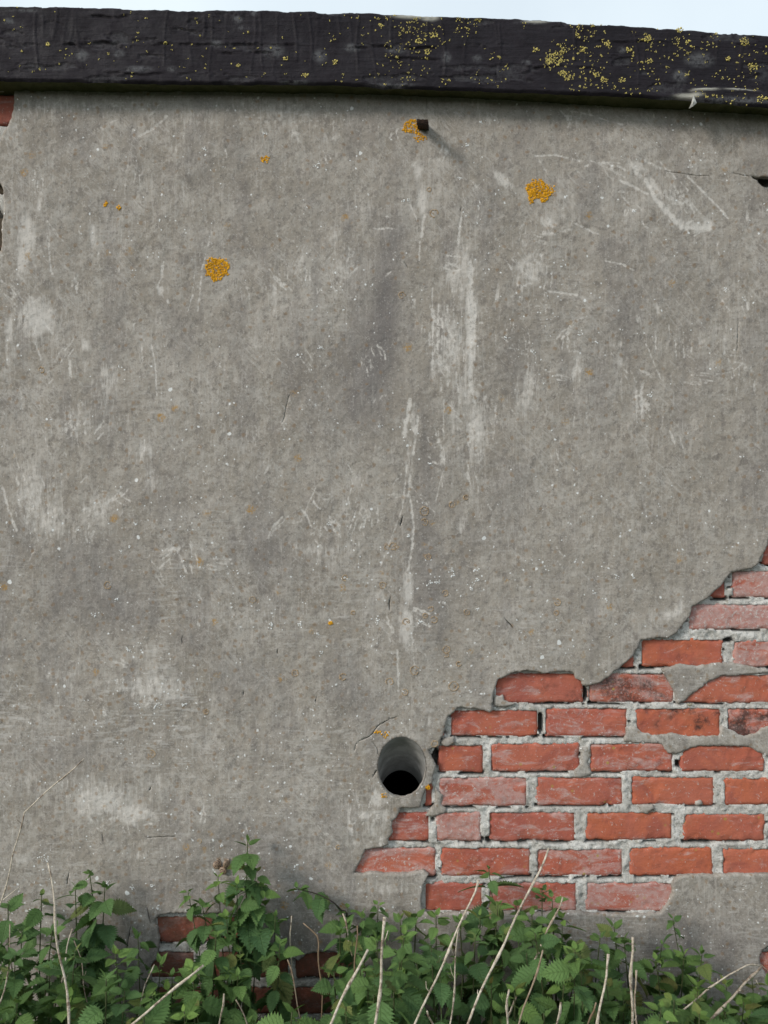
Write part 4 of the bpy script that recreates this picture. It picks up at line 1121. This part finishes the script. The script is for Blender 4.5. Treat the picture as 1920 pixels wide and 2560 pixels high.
for (x, y, r) in whites:
    sp = []
    for k in range(int(2 + r * 1.1)):
        xx, yy_ = x + random.gauss(0, r * .5), y + random.gauss(0, r * .42); w = P(xx, yy_, 0)
        sp.append((w.x, wall_y(xx, yy_), w.z, random.uniform(.0008, .0026), .0006, random.random()))
    me = domes(sp, 'white_lichen')
    o = link('white_lichen', me, M['white']); c = P(x, y, 0); me.transform(Matrix.Translation(-c)); o.location = c
    tag(o, 'small white lichen fleck ' + spot(x, y), 'lichen', 'white lichens on the render')

# ------------------------------------------------------------------ iron stub
bm = bmesh.new()
box(bm, -.013, .013, -.080, .012, -.0045, .0045)
bmesh.ops.subdivide_edges(bm, edges=bm.edges, cuts=5, use_grid_fill=True)
for v in bm.verts:
    v.co += Vector((random.uniform(-1, 1), random.uniform(-1, 1), random.uniform(-1, 1))) * .0009
    if v.co.y < -.06: v.co.x *= 1.05
me = bpy.data.meshes.new('iron_stub'); bm.to_mesh(me); bm.free()
o = link('iron_stub', me, M['rust']); o.location = P(1059, 320, 0)
o.rotation_euler = (R(14), R(4), R(-4))
tag(o, 'short rusty flat iron stub jutting from the wall under the roof edge', 'iron stub')


# ------------------------------------------------------------------ snails
def snail(loc, size, rot, label):
    root = empty('snail', loc)
    nt_, na = 90, 18
    V, F, bd, gr = [], [], [], []
    turns = 3.3
    for i in range(nt_ + 1):
        t = i / nt_
        g = math.exp(1.05 * (t - 1) * turns * .62)
        a = t * turns * 2 * math.pi
        rad = .56 * g; tube = .47 * g
        ctr = Vector((rad * math.cos(a), rad * math.sin(a), -.62 * g))
        er = Vector((math.cos(a), math.sin(a), 0)); ez = Vector((0, 0, 1))
        for k in range(na):
            b = 2 * math.pi * k / na
            V.append(tuple((ctr + er * tube * math.cos(b) + ez * tube * .95 * math.sin(b)) * size))
            bd.append((math.sin(b * .5)) if True else 0); gr.append(t)
    for i in range(nt_):
        for k in range(na):
            j = (k + 1) % na
            F.append((i * na + k, i * na + j, (i + 1) * na + j, (i + 1) * na + k))
    F.append(tuple(nt_ * na + k for k in range(na)))
    me = mesh_np('shell', np.array(V), F)
    fattr(me, 'band', bd); fattr(me, 'growth', gr)
    o = link('shell', me, M['shell'], root)
    # lip round the mouth
    V2, F2 = [], []
    a = turns * 2 * math.pi
    ctr = Vector((.56 * math.cos(a), .56 * math.sin(a), -.62)); er = Vector((math.cos(a), math.sin(a), 0)); et = Vector((-math.sin(a), math.cos(a), 0))
    for k in range(na):
        b = 2 * math.pi * k / na
        d = er * math.cos(b) + Vector((0, 0, 1)) * .95 * math.sin(b)
        for (rr_, off) in ((.455, .0), (.50, .03), (.46, .07), (.40, .04)):
            V2.append(tuple((ctr + d * rr_ + et * off) * size))
    for k in range(na):
        j = (k + 1) % na
        for q_ in range(4):
            F2.append((k * 4 + q_, j * 4 + q_, j * 4 + (q_ + 1) % 4, k * 4 + (q_ + 1) % 4))
    link('shell_lip', mesh_np('shell_lip', np.array(V2), F2), M['chip'], root)
    root.rotation_euler = rot
    tag(root, label, 'snail', 'snails resting by the tall nettle')


snail(P(543, 2161, -.014), .0150, (R(70), R(20), R(20)), 'brown banded snail stuck to the render, outermost of three by the nettle')
snail(P(556, 2181, -.014), .0125, (R(100), R(-50), R(-10)), 'pale striped snail lowest of three beside the tall nettle')
snail(P(569, 2160, -.014), .0140, (R(80), R(60), R(40)), 'pinkish brown snail half hidden behind the tall nettle leaves')

# ------------------------------------------------------------------ nettles
def leaf_mesh(seed, young=False):
    rs = np.random.RandomState(seed)
    n = 22
    V, UV, F = [], [], []
    fold = rs.uniform(.18, .42); curl = rs.uniform(.15, .55); tw = rs.uniform(-.25, .25); wid = rs.uniform(.36, .44) * (.85 if young else 1)
    for i in range(n + 1):
        u = i / n
        prof_ = wid * (math.sin(math.pi * min(1, u ** .58)) ** .85) * (1 - .18 * u) if u < 1 else 0
        if u > .72: prof_ *= 1 - .25 * (u - .72) / .28
        tooth = (1.0 + (.19 if i % 2 else -.17)) if 0 < i < n else 1
        back = -.05 * (1 - u) ** 6
        for s, fr in ((-1, 1), (-1, .5), (0, 0), (1, .5), (1, 1)):
            y = s * fr * prof_ * (tooth if fr == 1 else 1)
            x = u + (back * 1.6 if fr == 1 else back * .6 if fr == .5 else 0) + (.03 if (i % 2 and fr == 1) else 0)
            z = fold * abs(y) - curl * u * u * .5 + .018 * math.sin(i * math.pi / 2 + 1) * (fr == .5) + tw * y * u + (rs.uniform(-.012, .012) if fr == 1 else 0) - .25 * y * y * (fr == 1)
            V.append((x, y, z)); UV.append((u, fr))
    for i in range(n):
        for k in range(4):
            a = i * 5 + k
            F.append((a, a + 5, a + 6, a + 1))
    n0 = len(V)                                          # petiole
    for i in range(4):
        t = i / 3
        for k in range(3):
            b = k * 2 * math.pi / 3
            V.append((-.28 + .29 * t, .014 * math.cos(b), .014 * math.sin(b) - .03 * (1 - t) * t)); UV.append((.1, 0))
    for i in range(3):
        for k in range(3):
            j = (k + 1) % 3
            F.append((n0 + i * 3 + k, n0 + i * 3 + j, n0 + i * 3 + 3 + j, n0 + i * 3 + 3 + k))
    me = mesh_np('leaf', np.array(V), F)
    uvl = me.uv_layers.new(name='UVMap')
    li = np.empty(len(me.loops), dtype=np.int32); me.loops.foreach_get('vertex_index', li)
    uvl.data.foreach_set('uv', np.array(UV, dtype=np.float32)[li].ravel())
    me.materials.append(M['leaf'])
    return me


LEAVES = [leaf_mesh(i) for i in range(9)]
YOUNG = [leaf_mesh(50 + i, True) for i in range(4)]


def tube_mesh(name, pts, r0, r1, k=6, knots=None):
    pts = [Vector(p) for p in pts]
    V, F = [], []
    n = len(pts)
    for i, p in enumerate(pts):
        d = (pts[min(i + 1, n - 1)] - pts[max(i - 1, 0)]).normalized()
        s = d.cross(Vector((0, 1, .13))).normalized(); u = s.cross(d)
        r = r0 + (r1 - r0) * i / (n - 1)
        if knots and i in knots: r *= 1.5
        for j in range(k):
            a = 2 * math.pi * j / k
            V.append(tuple(p + (s * math.cos(a) + u * math.sin(a)) * r))
    for i in range(n - 1):
        for j in range(k):
            jj = (j + 1) % k
            F.append((i * k + j, i * k + jj, (i + 1) * k + jj, (i + 1) * k + j))
    F.append(tuple(range(k))[::-1]); F.append(tuple((n - 1) * k + j for j in range(k)))
    return mesh_np(name, np.array(V), F)


ZONES = [(-900, 'far left of the long pale stalk'), (0, 'at the lower left corner'), (300, 'under the tallest nettle'),
         (620, 'low before the bare lower bricks'), (820, 'below the drain pipe'), (1080, 'below the red brickwork'), (1420, 'around the straight upright stalks'), (1640, 'at the lower right corner'), (1960, 'far right past the arched straw')]


def zone_label(x, Yd, young):
    z = [t for x0, t in ZONES if x >= x0][-1]
    return ('dark green' if young < .3 else 'mid green' if young < .55 else 'yellowish green') + ' nettle ' + ('close to the wall ' if Yd > -.22 else 'standing forward of the wall ') + z


def nettle(tipx, tipy, Yd, nodes, scale, label, young=.5, lean=None, curve=None, stem='stem', dead=0):
    tip = P(tipx, tipy, Yd)
    base = Vector((tip.x + (lean if lean is not None else random.uniform(-.06, .06)), min(Yd + random.uniform(-.02, .03), -.03), GROUND_Z))
    root = empty('nettle', base)
    ctrl = [base] + [P(*c) for c in (curve or [])] + [tip]
    if not curve: ctrl.insert(1, base.lerp(tip, .5) + Vector((random.uniform(-.02, .02), random.uniform(-.01, .0), 0)))
    pts = []
    m = len(ctrl)
    for i in range(m - 1):                               # Catmull-Rom through the control points
        p0, p1, p2, p3 = ctrl[max(i - 1, 0)], ctrl[i], ctrl[i + 1], ctrl[min(i + 2, m - 1)]
        for s in range(10):
            t = s / 10
            pts.append(.5 * ((2 * p1) + (p2 - p0) * t + (2 * p0 - 5 * p1 + 4 * p2 - p3) * t * t + (3 * p1 - p0 - 3 * p2 + p3) * t ** 3))
    pts.append(ctrl[-1])
    me = tube_mesh('stem', [p - base for p in pts], .0030 * scale, .0011 * scale)
    link('stem', me, M[stem], root)
    # walk down from the tip
    seg = [(pts[i] - pts[i - 1]).length for i in range(1, len(pts))]
    tot = sum(seg)

    def at(dist):
        d = max(0, tot - dist); acc = 0
        for i, L in enumerate(seg):
            if acc + L >= d: return pts[i].lerp(pts[i + 1], (d - acc) / max(L, 1e-6)), (pts[i + 1] - pts[i]).normalized()
            acc += L
        return pts[-1], Vector((0, 0, 1))
    dist = .002
    az0 = random.uniform(0, math.pi)
    nodes += 3
    for k in range(nodes):
        size = [.019, .030, .041, .050, .056, .058, .057, .054][min(k, 7)] * scale * random.choice([.75, .9, 1., 1.1, 1.25]) * random.uniform(.92, 1.1)
        p, dirn = at(dist)
        for s in (0, 1):
            if k > 2 and random.random() < .10: continue
            az = az0 + s * math.pi + (k % 2) * math.pi / 2 + random.gauss(0, .28)
            out = Vector((math.cos(az), math.sin(az), 0))
            if p.y + out.y * size * 1.2 > -.012: out.y = -abs(out.y) - .25; out.normalize()
            pitch = [40, 16, -4, -16, -26, -34, -40, -44][min(k, 7)] + random.gauss(0, 19)
            xa = (out * math.cos(R(pitch)) + Vector((0, 0, 1)) * math.sin(R(pitch))).normalized()
            ya = Vector((0, 0, 1)).cross(xa).normalized(); za = xa.cross(ya)
            roll = random.gauss(0, .45)
            M3 = Matrix((xa, ya * math.cos(roll) + za * math.sin(roll), za * math.cos(roll) - ya * math.sin(roll))).transposed().to_4x4()
            o = bpy.data.objects.new('leaf', random.choice(YOUNG if k < 2 else LEAVES))
            COL.objects.link(o); o.parent = root
            o.matrix_local = Matrix.Translation(p - base + xa * size * .28) @ M3 @ Matrix.Diagonal((size, size, size, 1))
            o['young'] = float(np.clip(young * (1.1 - .24 * k) + random.gauss(0, .07), 0, 1))
            o['dead'] = float(1 if random.random() < dead else random.uniform(.2, .6) if random.random() < .07 else 0)
        dist += [.008, .014, .022, .030, .036, .038, .040, .042][min(k, 7)] * scale * random.uniform(.85, 1.2)
    tag(root, label or zone_label(tipx, Yd, young), 'nettle', 'nettles along the foot of the wall')
    return root


random.seed(31)
GEN = 'dark green stinging nettle crowded among others at the foot of the wall'
hero = [(619, 2104, -.05, 8, 1.05, .35, 'tall dark green nettle reaching highest against the render beside the snails', .03),
        (592, 2212, -.10, 6, .95, .85, 'bright yellow green nettle shoot in front of the tallest nettle', .01),
        (545, 2192, -.05, 4, .75, .9, 'small yellow green nettle tip just below the snails', .05),
        (655, 2214, -.08, 4, .85, .8, 'small bright nettle shoot on the right side of the tallest nettle', -.03),
        (470, 2228, -.06, 4, .75, .6, 'small nettle sprig standing alone left of the tallest nettle', .06),
        (505, 2262, -.07, 3, .95, .2, None, .05), (566, 2290, -.12, 5, .8, .8, None, .02), (640, 2180, -.06, 6, .95, .15, None, -.02),
        (540, 2338, -.17, 4, 1.15, .45, 'broad leaved nettle standing before the exposed lower bricks', .0),
        (688, 2292, -.10, 5, .95, .5, 'nettle with drooping leaves on the bare render below the pipe', -.03),
        (600, 2375, -.16, 4, .75, .7, None, 0), (595, 2440, -.22, 4, .85, .6, None, 0), (700, 2360, -.15, 4, .85, .5, None, 0), (572, 2425, -.2, 3, .7, .8, None, 0),
        (224, 2182, -.06, 7, 1.0, .4, 'dark nettle rising at the left against the render', .02), (188, 2215, -.07, 6, .95, .3, None, .02), (262, 2220, -.06, 6, 1., .2, None, -.02),
        (104, 2238, -.08, 5, .95, .4, 'nettle at the far left beside a long pale stalk', .02), (20, 2262, -.08, 6, 1.05, .15, None, .03), (55, 2330, -.14, 5, 1., .3, None, 0), (-20, 2330, -.15, 6, 1.1, .2, None, 0), (130, 2330, -.16, 5, 1., .2, None, 0),
        (288, 2386, -.20, 6, 1.0, .75, 'fresh light green nettle with whorled leaves at the lower left', .01), (345, 2345, -.1, 3, .8, .3, None, 0),
        (400, 2408, -.13, 5, .85, .5, None, 0), (430, 2440, -.2, 5, .9, .4, None, 0), (470, 2470, -.25, 4, .95, .3, None, 0),
        (1222, 2172, -.06, 5, .95, .3, 'dark nettle sprig standing up against the red bricks', .02), (1245, 2262, -.1, 5, .9, .6, None, .0), (1290, 2265, -.1, 5, .95, .5, None, .0),
        (1355, 2225, -.08, 4, .95, .3, 'nettle with broad drooping leaves below the bricks beside a leaning stalk', .02), (1380, 2245, -.1, 5, 1., .35, None, .02), (1405, 2290, -.13, 4, .8, .7, None, .0), (1330, 2290, -.14, 5, 1., .4, None, .0),
        (1535, 2318, -.10, 5, 1.1, .4, 'nettle with large spread leaves standing before the lower render', .02), (1500, 2345, -.14, 5, 1., .25, None, .0), (1560, 2350, -.14, 5, 1., .3, None, .0),
        (1682, 2298, -.05, 5, .75, .2, 'thin dark nettle top alone against the lower right render', .03), (1710, 2388, -.12, 5, .95, .6, 'leafy green nettle below the thin dark nettle top', .0), (1755, 2385, -.12, 5, .95, .3, None, .0), (1640, 2400, -.15, 5, .9, .6, None, .0), (1655, 2360, -.08, 3, .6, .3, None, .0),
        (1410, 2462, -.38, 5, 1.05, .65, 'nettle with a pale green crown in the lower right foreground', .0), (1685, 2500, -.4, 5, .95, .5, None, .0), (1745, 2468, -.35, 4, 1.05, .7, None, .0), (1815, 2462, -.25, 4, .9, .5, None, .0), (1880, 2450, -.2, 4, .9, .3, None, .0), (1860, 2500, -.34, 4, 1., .6, None, .0), (1925, 2470, -.25, 4, 1., .4, None, .0),
        (870, 2270, -.06, 4, .85, .4, None, .0), (905, 2290, -.09, 5, .95, .45, None, .0), (945, 2262, -.05, 3, .7, .4, None, .0), (1000, 2300, -.12, 5, .9, .4, None, .0), (1040, 2295, -.09, 5, 1.15, .35, 'broad rounded nettle leaves just right of the upright broken stalk', .0), (1090, 2290, -.1, 4, .95, .6, None, .0),
        (850, 2330, -.12, 5, .95, .4, None, .0), (880, 2350, -.14, 5, 1., .35, None, .0), (835, 2430, -.2, 5, 1.15, .5, None, .0), (1150, 2300, -.12, 5, 1., .4, None, .0), (1200, 2290, -.1, 5, 1., .45, None, .0),
        (730, 2530, -.42, 4, 1.3, .5, 'large leaved nettle at the bottom edge below the bare bricks', .0), (1010, 2500, -.3, 4, .9, .8, None, .0)]
for (x, y, Yd, n, s, yg, lab, ln) in hero:
    nettle(x, y, Yd, n, s, lab, yg, ln)
# the arching dark stem with a few hanging leaves
nettle(738, 2222, -.05, 4, .9, 'arching dark nettle stem with a few hanging leaves on the render', .4, .11, [(868, 2330, -.06), (850, 2272, -.055), (800, 2238, -.05)], 'darkstem')
top_c = [(0, 2350), (60, 2370), (160, 2380), (220, 2340), (290, 2380), (330, 2440), (390, 2450), (430, 2410), (480, 2370), (560, 2400), (620, 2470), (660, 2520), (760, 2545), (820, 2470), (850, 2380), (900, 2340), (1000, 2330), (1100, 2320), (1200, 2320), (1330, 2310), (1430, 2340), (1500, 2410), (1620, 2460), (1700, 2480), (1800, 2510), (1930, 2510)]
for i in range(128):
    x = random.uniform(-60, 1980); Yd = -random.uniform(.10, .50)
    y = interp(top_c, x) + random.uniform(10, 250) * (.45 + abs(Yd))
    if y > 2590: y = random.uniform(2480, 2580)
    if 560 < x < 850 and y < 2548: continue
    if 300 < x < 415 and y < 2470: continue
    nettle(x, y, Yd, random.randint(4, 6), random.uniform(.85, 1.15), None, max(0, random.gauss(.38, .32)), dead=.004)
# taller weeds to either side of the frame
for i in range(26):
    x = random.choice([random.uniform(-800, -70), random.uniform(1990, 2800)])
    nettle(x, random.uniform(2300, 2520), -random.uniform(.06, .5), 5, 1.05, None, .3)

# low leafy undergrowth, one mass
random.seed(41)
Vl, Fl, UVl = [], [], []
lm = [(0, 0, 0), (.3, .30, .06), (.3, 0, 0), (.3, -.30, .06), (.65, .24, .0), (.65, 0, -.04), (.65, -.24, .0), (1, 0, -.16)]
lf = [(0, 2, 1), (0, 3, 2), (1, 2, 5, 4), (2, 3, 6, 5), (4, 5, 7), (5, 6, 7)]
V, F = [], []
for _ in range(5200):
    x = random.uniform(-1.7, 1.7); y = -random.uniform(.03, 1.25); z = GROUND_Z + random.uniform(0, .24) * (1 if y > -.7 else .5)
    if -.42 < x < -.10 and y > -.12 and z > .0: continue
    a = random.uniform(0, 6.28); s = random.uniform(.022, .05)
    m = Matrix.Translation((x, y, z)) @ Euler((random.gauss(0, .4), random.uniform(-.2, .9), a)).to_matrix().to_4x4() @ Matrix.Scale(s, 4)
    n0 = len(V)
    V += [tuple(m @ Vector(p)) for p in lm]
    F += [tuple(n0 + i for i in f_) for f_ in lf]
V = np.array(V); V[:, 1] = np.minimum(V[:, 1], -.008)
me = mesh_np('undergrowth', V, F)
uvl = me.uv_layers.new(name='UVMap'); li = np.empty(len(me.loops), dtype=np.int32); me.loops.foreach_get('vertex_index', li)
uvb = np.array([(p[0], min(1, abs(p[1]) * 3.3)) for p in lm], dtype=np.float32)
uvl.data.foreach_set('uv', uvb[li % 8].ravel())
o = link('undergrowth', me, M['leaf']); o['young'] = .12; o['dead'] = 0.0
tag(o, 'low dark leaves covering the ground below the nettles', 'undergrowth', kind='stuff')

# ------------------------------------------------------------------ dead stalks
random.seed(51)


def stalk(pts, Y0, Y1, r, label, dull=0., toground=True):
    w = []
    n = len(pts)
    for i, (x, y) in enumerate(pts):
        w.append(P(x, y, Y0 + (Y1 - Y0) * i / max(1, n - 1)))
    if toground:
        d = (w[-1] - w[-2]).normalized()
        if d.z > -.35: d = Vector((d.x * .6, d.y, -.5)).normalized()
        L = (w[-1].z - GROUND_Z) / -d.z
        e = w[-1] + d * L; e.y = min(e.y, -.02); w.append(e)
    base = w[-1].copy()
    q = []
    for a, b in zip(w, w[1:]):
        m = max(2, int((b - a).length / .02))
        q += [a.lerp(b, i / m) for i in range(m)]
    q.append(w[-1])
    ph = random.random() * 6; am = .0026
    q = [p + Vector((am * math.sin(i * .9 + ph), am * math.cos(i * .7 + ph), 0)) if 0 < i < len(q) - 1 else p for i, p in enumerate(q)]
    q = q[::-1]
    kn = set(i for i in range(len(q)) if i % 6 == int(ph) % 6)
    rs = r * (D + Y0) / D * .98
    me = tube_mesh('dry_stalk', [p - base for p in q], rs * 1.15, rs * .74, 6, kn)
    if len(q) > 14:                                      # broken side twigs at the nodes
        bm = bmesh.new(); bm.from_mesh(me); bpy.data.meshes.remove(me)
        for i in random.sample(range(5, len(q) - 2), 3 if len(q) > 24 else 2):
            d = (q[i + 1] - q[i - 1]).normalized(); sd = Vector((random.choice([-1, 1]) * random.uniform(.5, 1), random.uniform(-.6, .2), random.uniform(.1, .5)))
            tw = (d * .6 + sd).normalized(); L = random.uniform(.008, .030)
            t_me = tube_mesh('twig', [q[i] - base, q[i] - base + tw * L * .5, q[i] - base + (tw + d * .4).normalized() * L], rs * .42, rs * .2, 5)
            bm.from_mesh(t_me); bpy.data.meshes.remove(t_me)
        me = bpy.data.meshes.new('dry_stalk'); bm.to_mesh(me); bm.free()
        me.polygons.foreach_set('use_smooth', np.ones(len(me.polygons), dtype=bool))
    o = link('dry_stalk', me, M['straw'])
    o.location = base; o['dull'] = float(dull)
    tag(o, label, 'stalk', 'dead stalks among the nettles')


stalk([(210, 1897), (160, 1943), (100, 1995), (57, 2032), (47, 2090), (28, 2170), (0, 2255)], -.22, -.26, .0021, 'thin kinked straw leaning high against the render at the far left')
stalk([(120, 2157), (139, 2297), (158, 2440), (172, 2560)], -0.61, -0.66, .0036, 'long pale stalk leaning slightly left at the lower left')
stalk([(47, 2219), (0, 2254)], -.2, -.22, .0020, 'short thin straw crossing the foot of the kinked straw')
stalk([(509, 2413), (420, 2487), (332, 2558)], -0.69, -0.72, .0040, 'thick pale stalk slanting steeply to the left in the lower left foreground')
stalk([(386, 2411), (366, 2460), (351, 2515)], -.22, -.24, .0018, 'thin straw standing before the lower left bricks')
stalk([(181, 2322), (170, 2370), (160, 2415)], -.2, -.22, .0022, 'short straw right of the long pale leaning stalk')
stalk([(185, 2352), (200, 2400), (208, 2442)], -.2, -.2, .0016, 'thin straw crossing the short one at the lower left', .4)
stalk([(498, 2407), (501, 2447)], -.12, -.12, .0017, 'thin upright straw just behind the steeply slanting stalk', .2)
stalk([(920, 2374), (875, 2462), (827, 2557)], -0.71, -0.74, .0043, 'thick pale cut stalk leaning right below the pipe')
stalk([(962, 2293), (959, 2360), (949, 2460), (941, 2557)], -0.57, -0.58, .0044, 'upright pale stalk with a splintered top below the pipe')
stalk([(1197, 2200), (1150, 2315), (1090, 2445), (1041, 2557)], -0.57, -0.64, .0034, 'long pale stalk leaning right across the lower bricks')
stalk([(1372, 2120), (1320, 2236), (1272, 2330), (1215, 2455), (1168, 2557)], -0.59, -0.70, .0036, 'longest pale stalk, leaning right and reaching over the red bricks')
stalk([(1147, 2314), (1142, 2390), (1136, 2450), (1126, 2557)], -0.59, -0.58, .0024, 'thin upright straw between the two long leaning stalks')
stalk([(719, 2399), (732, 2450), (746, 2511)], -.18, -.18, .0021, 'brown stalk leaning left before the bare lower bricks', .6)
stalk([(758, 2308), (790, 2340), (797, 2360), (800, 2425), (804, 2492)], -.16, -.16, .0022, 'bent brown stem rising before the bare lower bricks', .85)
stalk([(857, 2284), (866, 2320)], -.12, -.12, .0026, 'short brown stub among the leaves below the pipe', .3)
stalk([(893, 2314), (890, 2385)], -.18, -.18, .0022, 'thin brown upright stem below the pipe', .9)
stalk([(1407, 2243), (1390, 2284), (1371, 2324)], -.22, -.24, .0030, 'short brownish stalk leaning right beside the drooping nettle', .35)
stalk([(1357, 2376), (1340, 2430), (1320, 2492)], -0.57, -0.56, .0030, 'brown stalk leaning right among the nettles, with a split tip', .6)
stalk([(1402, 2507), (1390, 2557)], -0.77, -0.74, .0034, 'short pale stub at the bottom edge before the pale crowned nettle')
stalk([(1521, 2386), (1513, 2440), (1503, 2500), (1496, 2557)], -0.69, -0.70, .0038, 'pale upright stalk left of the pair of tall straight stalks')
stalk([(1582, 2343), (1580, 2440), (1579, 2557)], -0.71, -0.70, .0044, 'taller of the two straight pale stalks before the lower render')
stalk([(1591, 2426), (1590, 2490), (1592, 2557)], -0.69, -0.67, .0027, 'shorter brownish stalk close beside the tall straight one', .35)
stalk([(1490, 2507), (1474, 2557)], -0.67, -0.64, .0030, 'short dark brown stalk at the bottom edge left of the upright ones', .8)
stalk([(1905, 2413), (1885, 2412), (1866, 2415), (1820, 2438), (1774, 2469), (1747, 2492)], -.24, -.30, .0026, 'arched straw bending over at the lower right')
stalk([(1905, 2414), (1870, 2452), (1830, 2495), (1770, 2557)], -.28, -.42, .0038, 'thick grey brown stalk leaning right under the arched straw', .3)
stalk([(1905, 2414), (1918, 2432), (1935, 2452)], -.24, -.2, .0013, 'wispy grass blade hanging from the arched straw tip')
stalk([(1068, 2528), (1078, 2557)], -0.72, -0.69, .0030, 'short pale stub at the bottom edge below the long leaning stalk', .2)
stalk([(1273, 2474), (1270, 2520), (1267, 2557)], -0.77, -0.76, .0034, 'upright pale stub at the bottom edge right of the longest stalk')
stalk([(25, 2310), (27, 2370)], -.16, -.16, .0022, 'short straw at the far left edge among the nettles', .4)
stalk([(20, 2430), (0, 2500)], -0.57, -0.54, .0026, 'pale straw slanting at the bottom left corner')
stalk([(729, 2290), (728, 2330)], -.08, -.08, .0022, 'short pale straw on the bare render right of the tallest nettle')
stalk([(560, 2485), (552, 2560)], -0.67, -0.64, .0026, 'thin straw standing at the bottom edge below the tallest nettle', .2)
stalk([(590, 2500), (615, 2560)], -0.67, -0.64, .0022, 'thin straw leaning left at the bottom edge near the bare bricks', .4)
stalk([(1890, 2450), (1905, 2470), (1920, 2488)], -.22, -.2, .0011, 'fine yellow grass blade below the arched straw')
print('objects', len(bpy.data.objects))
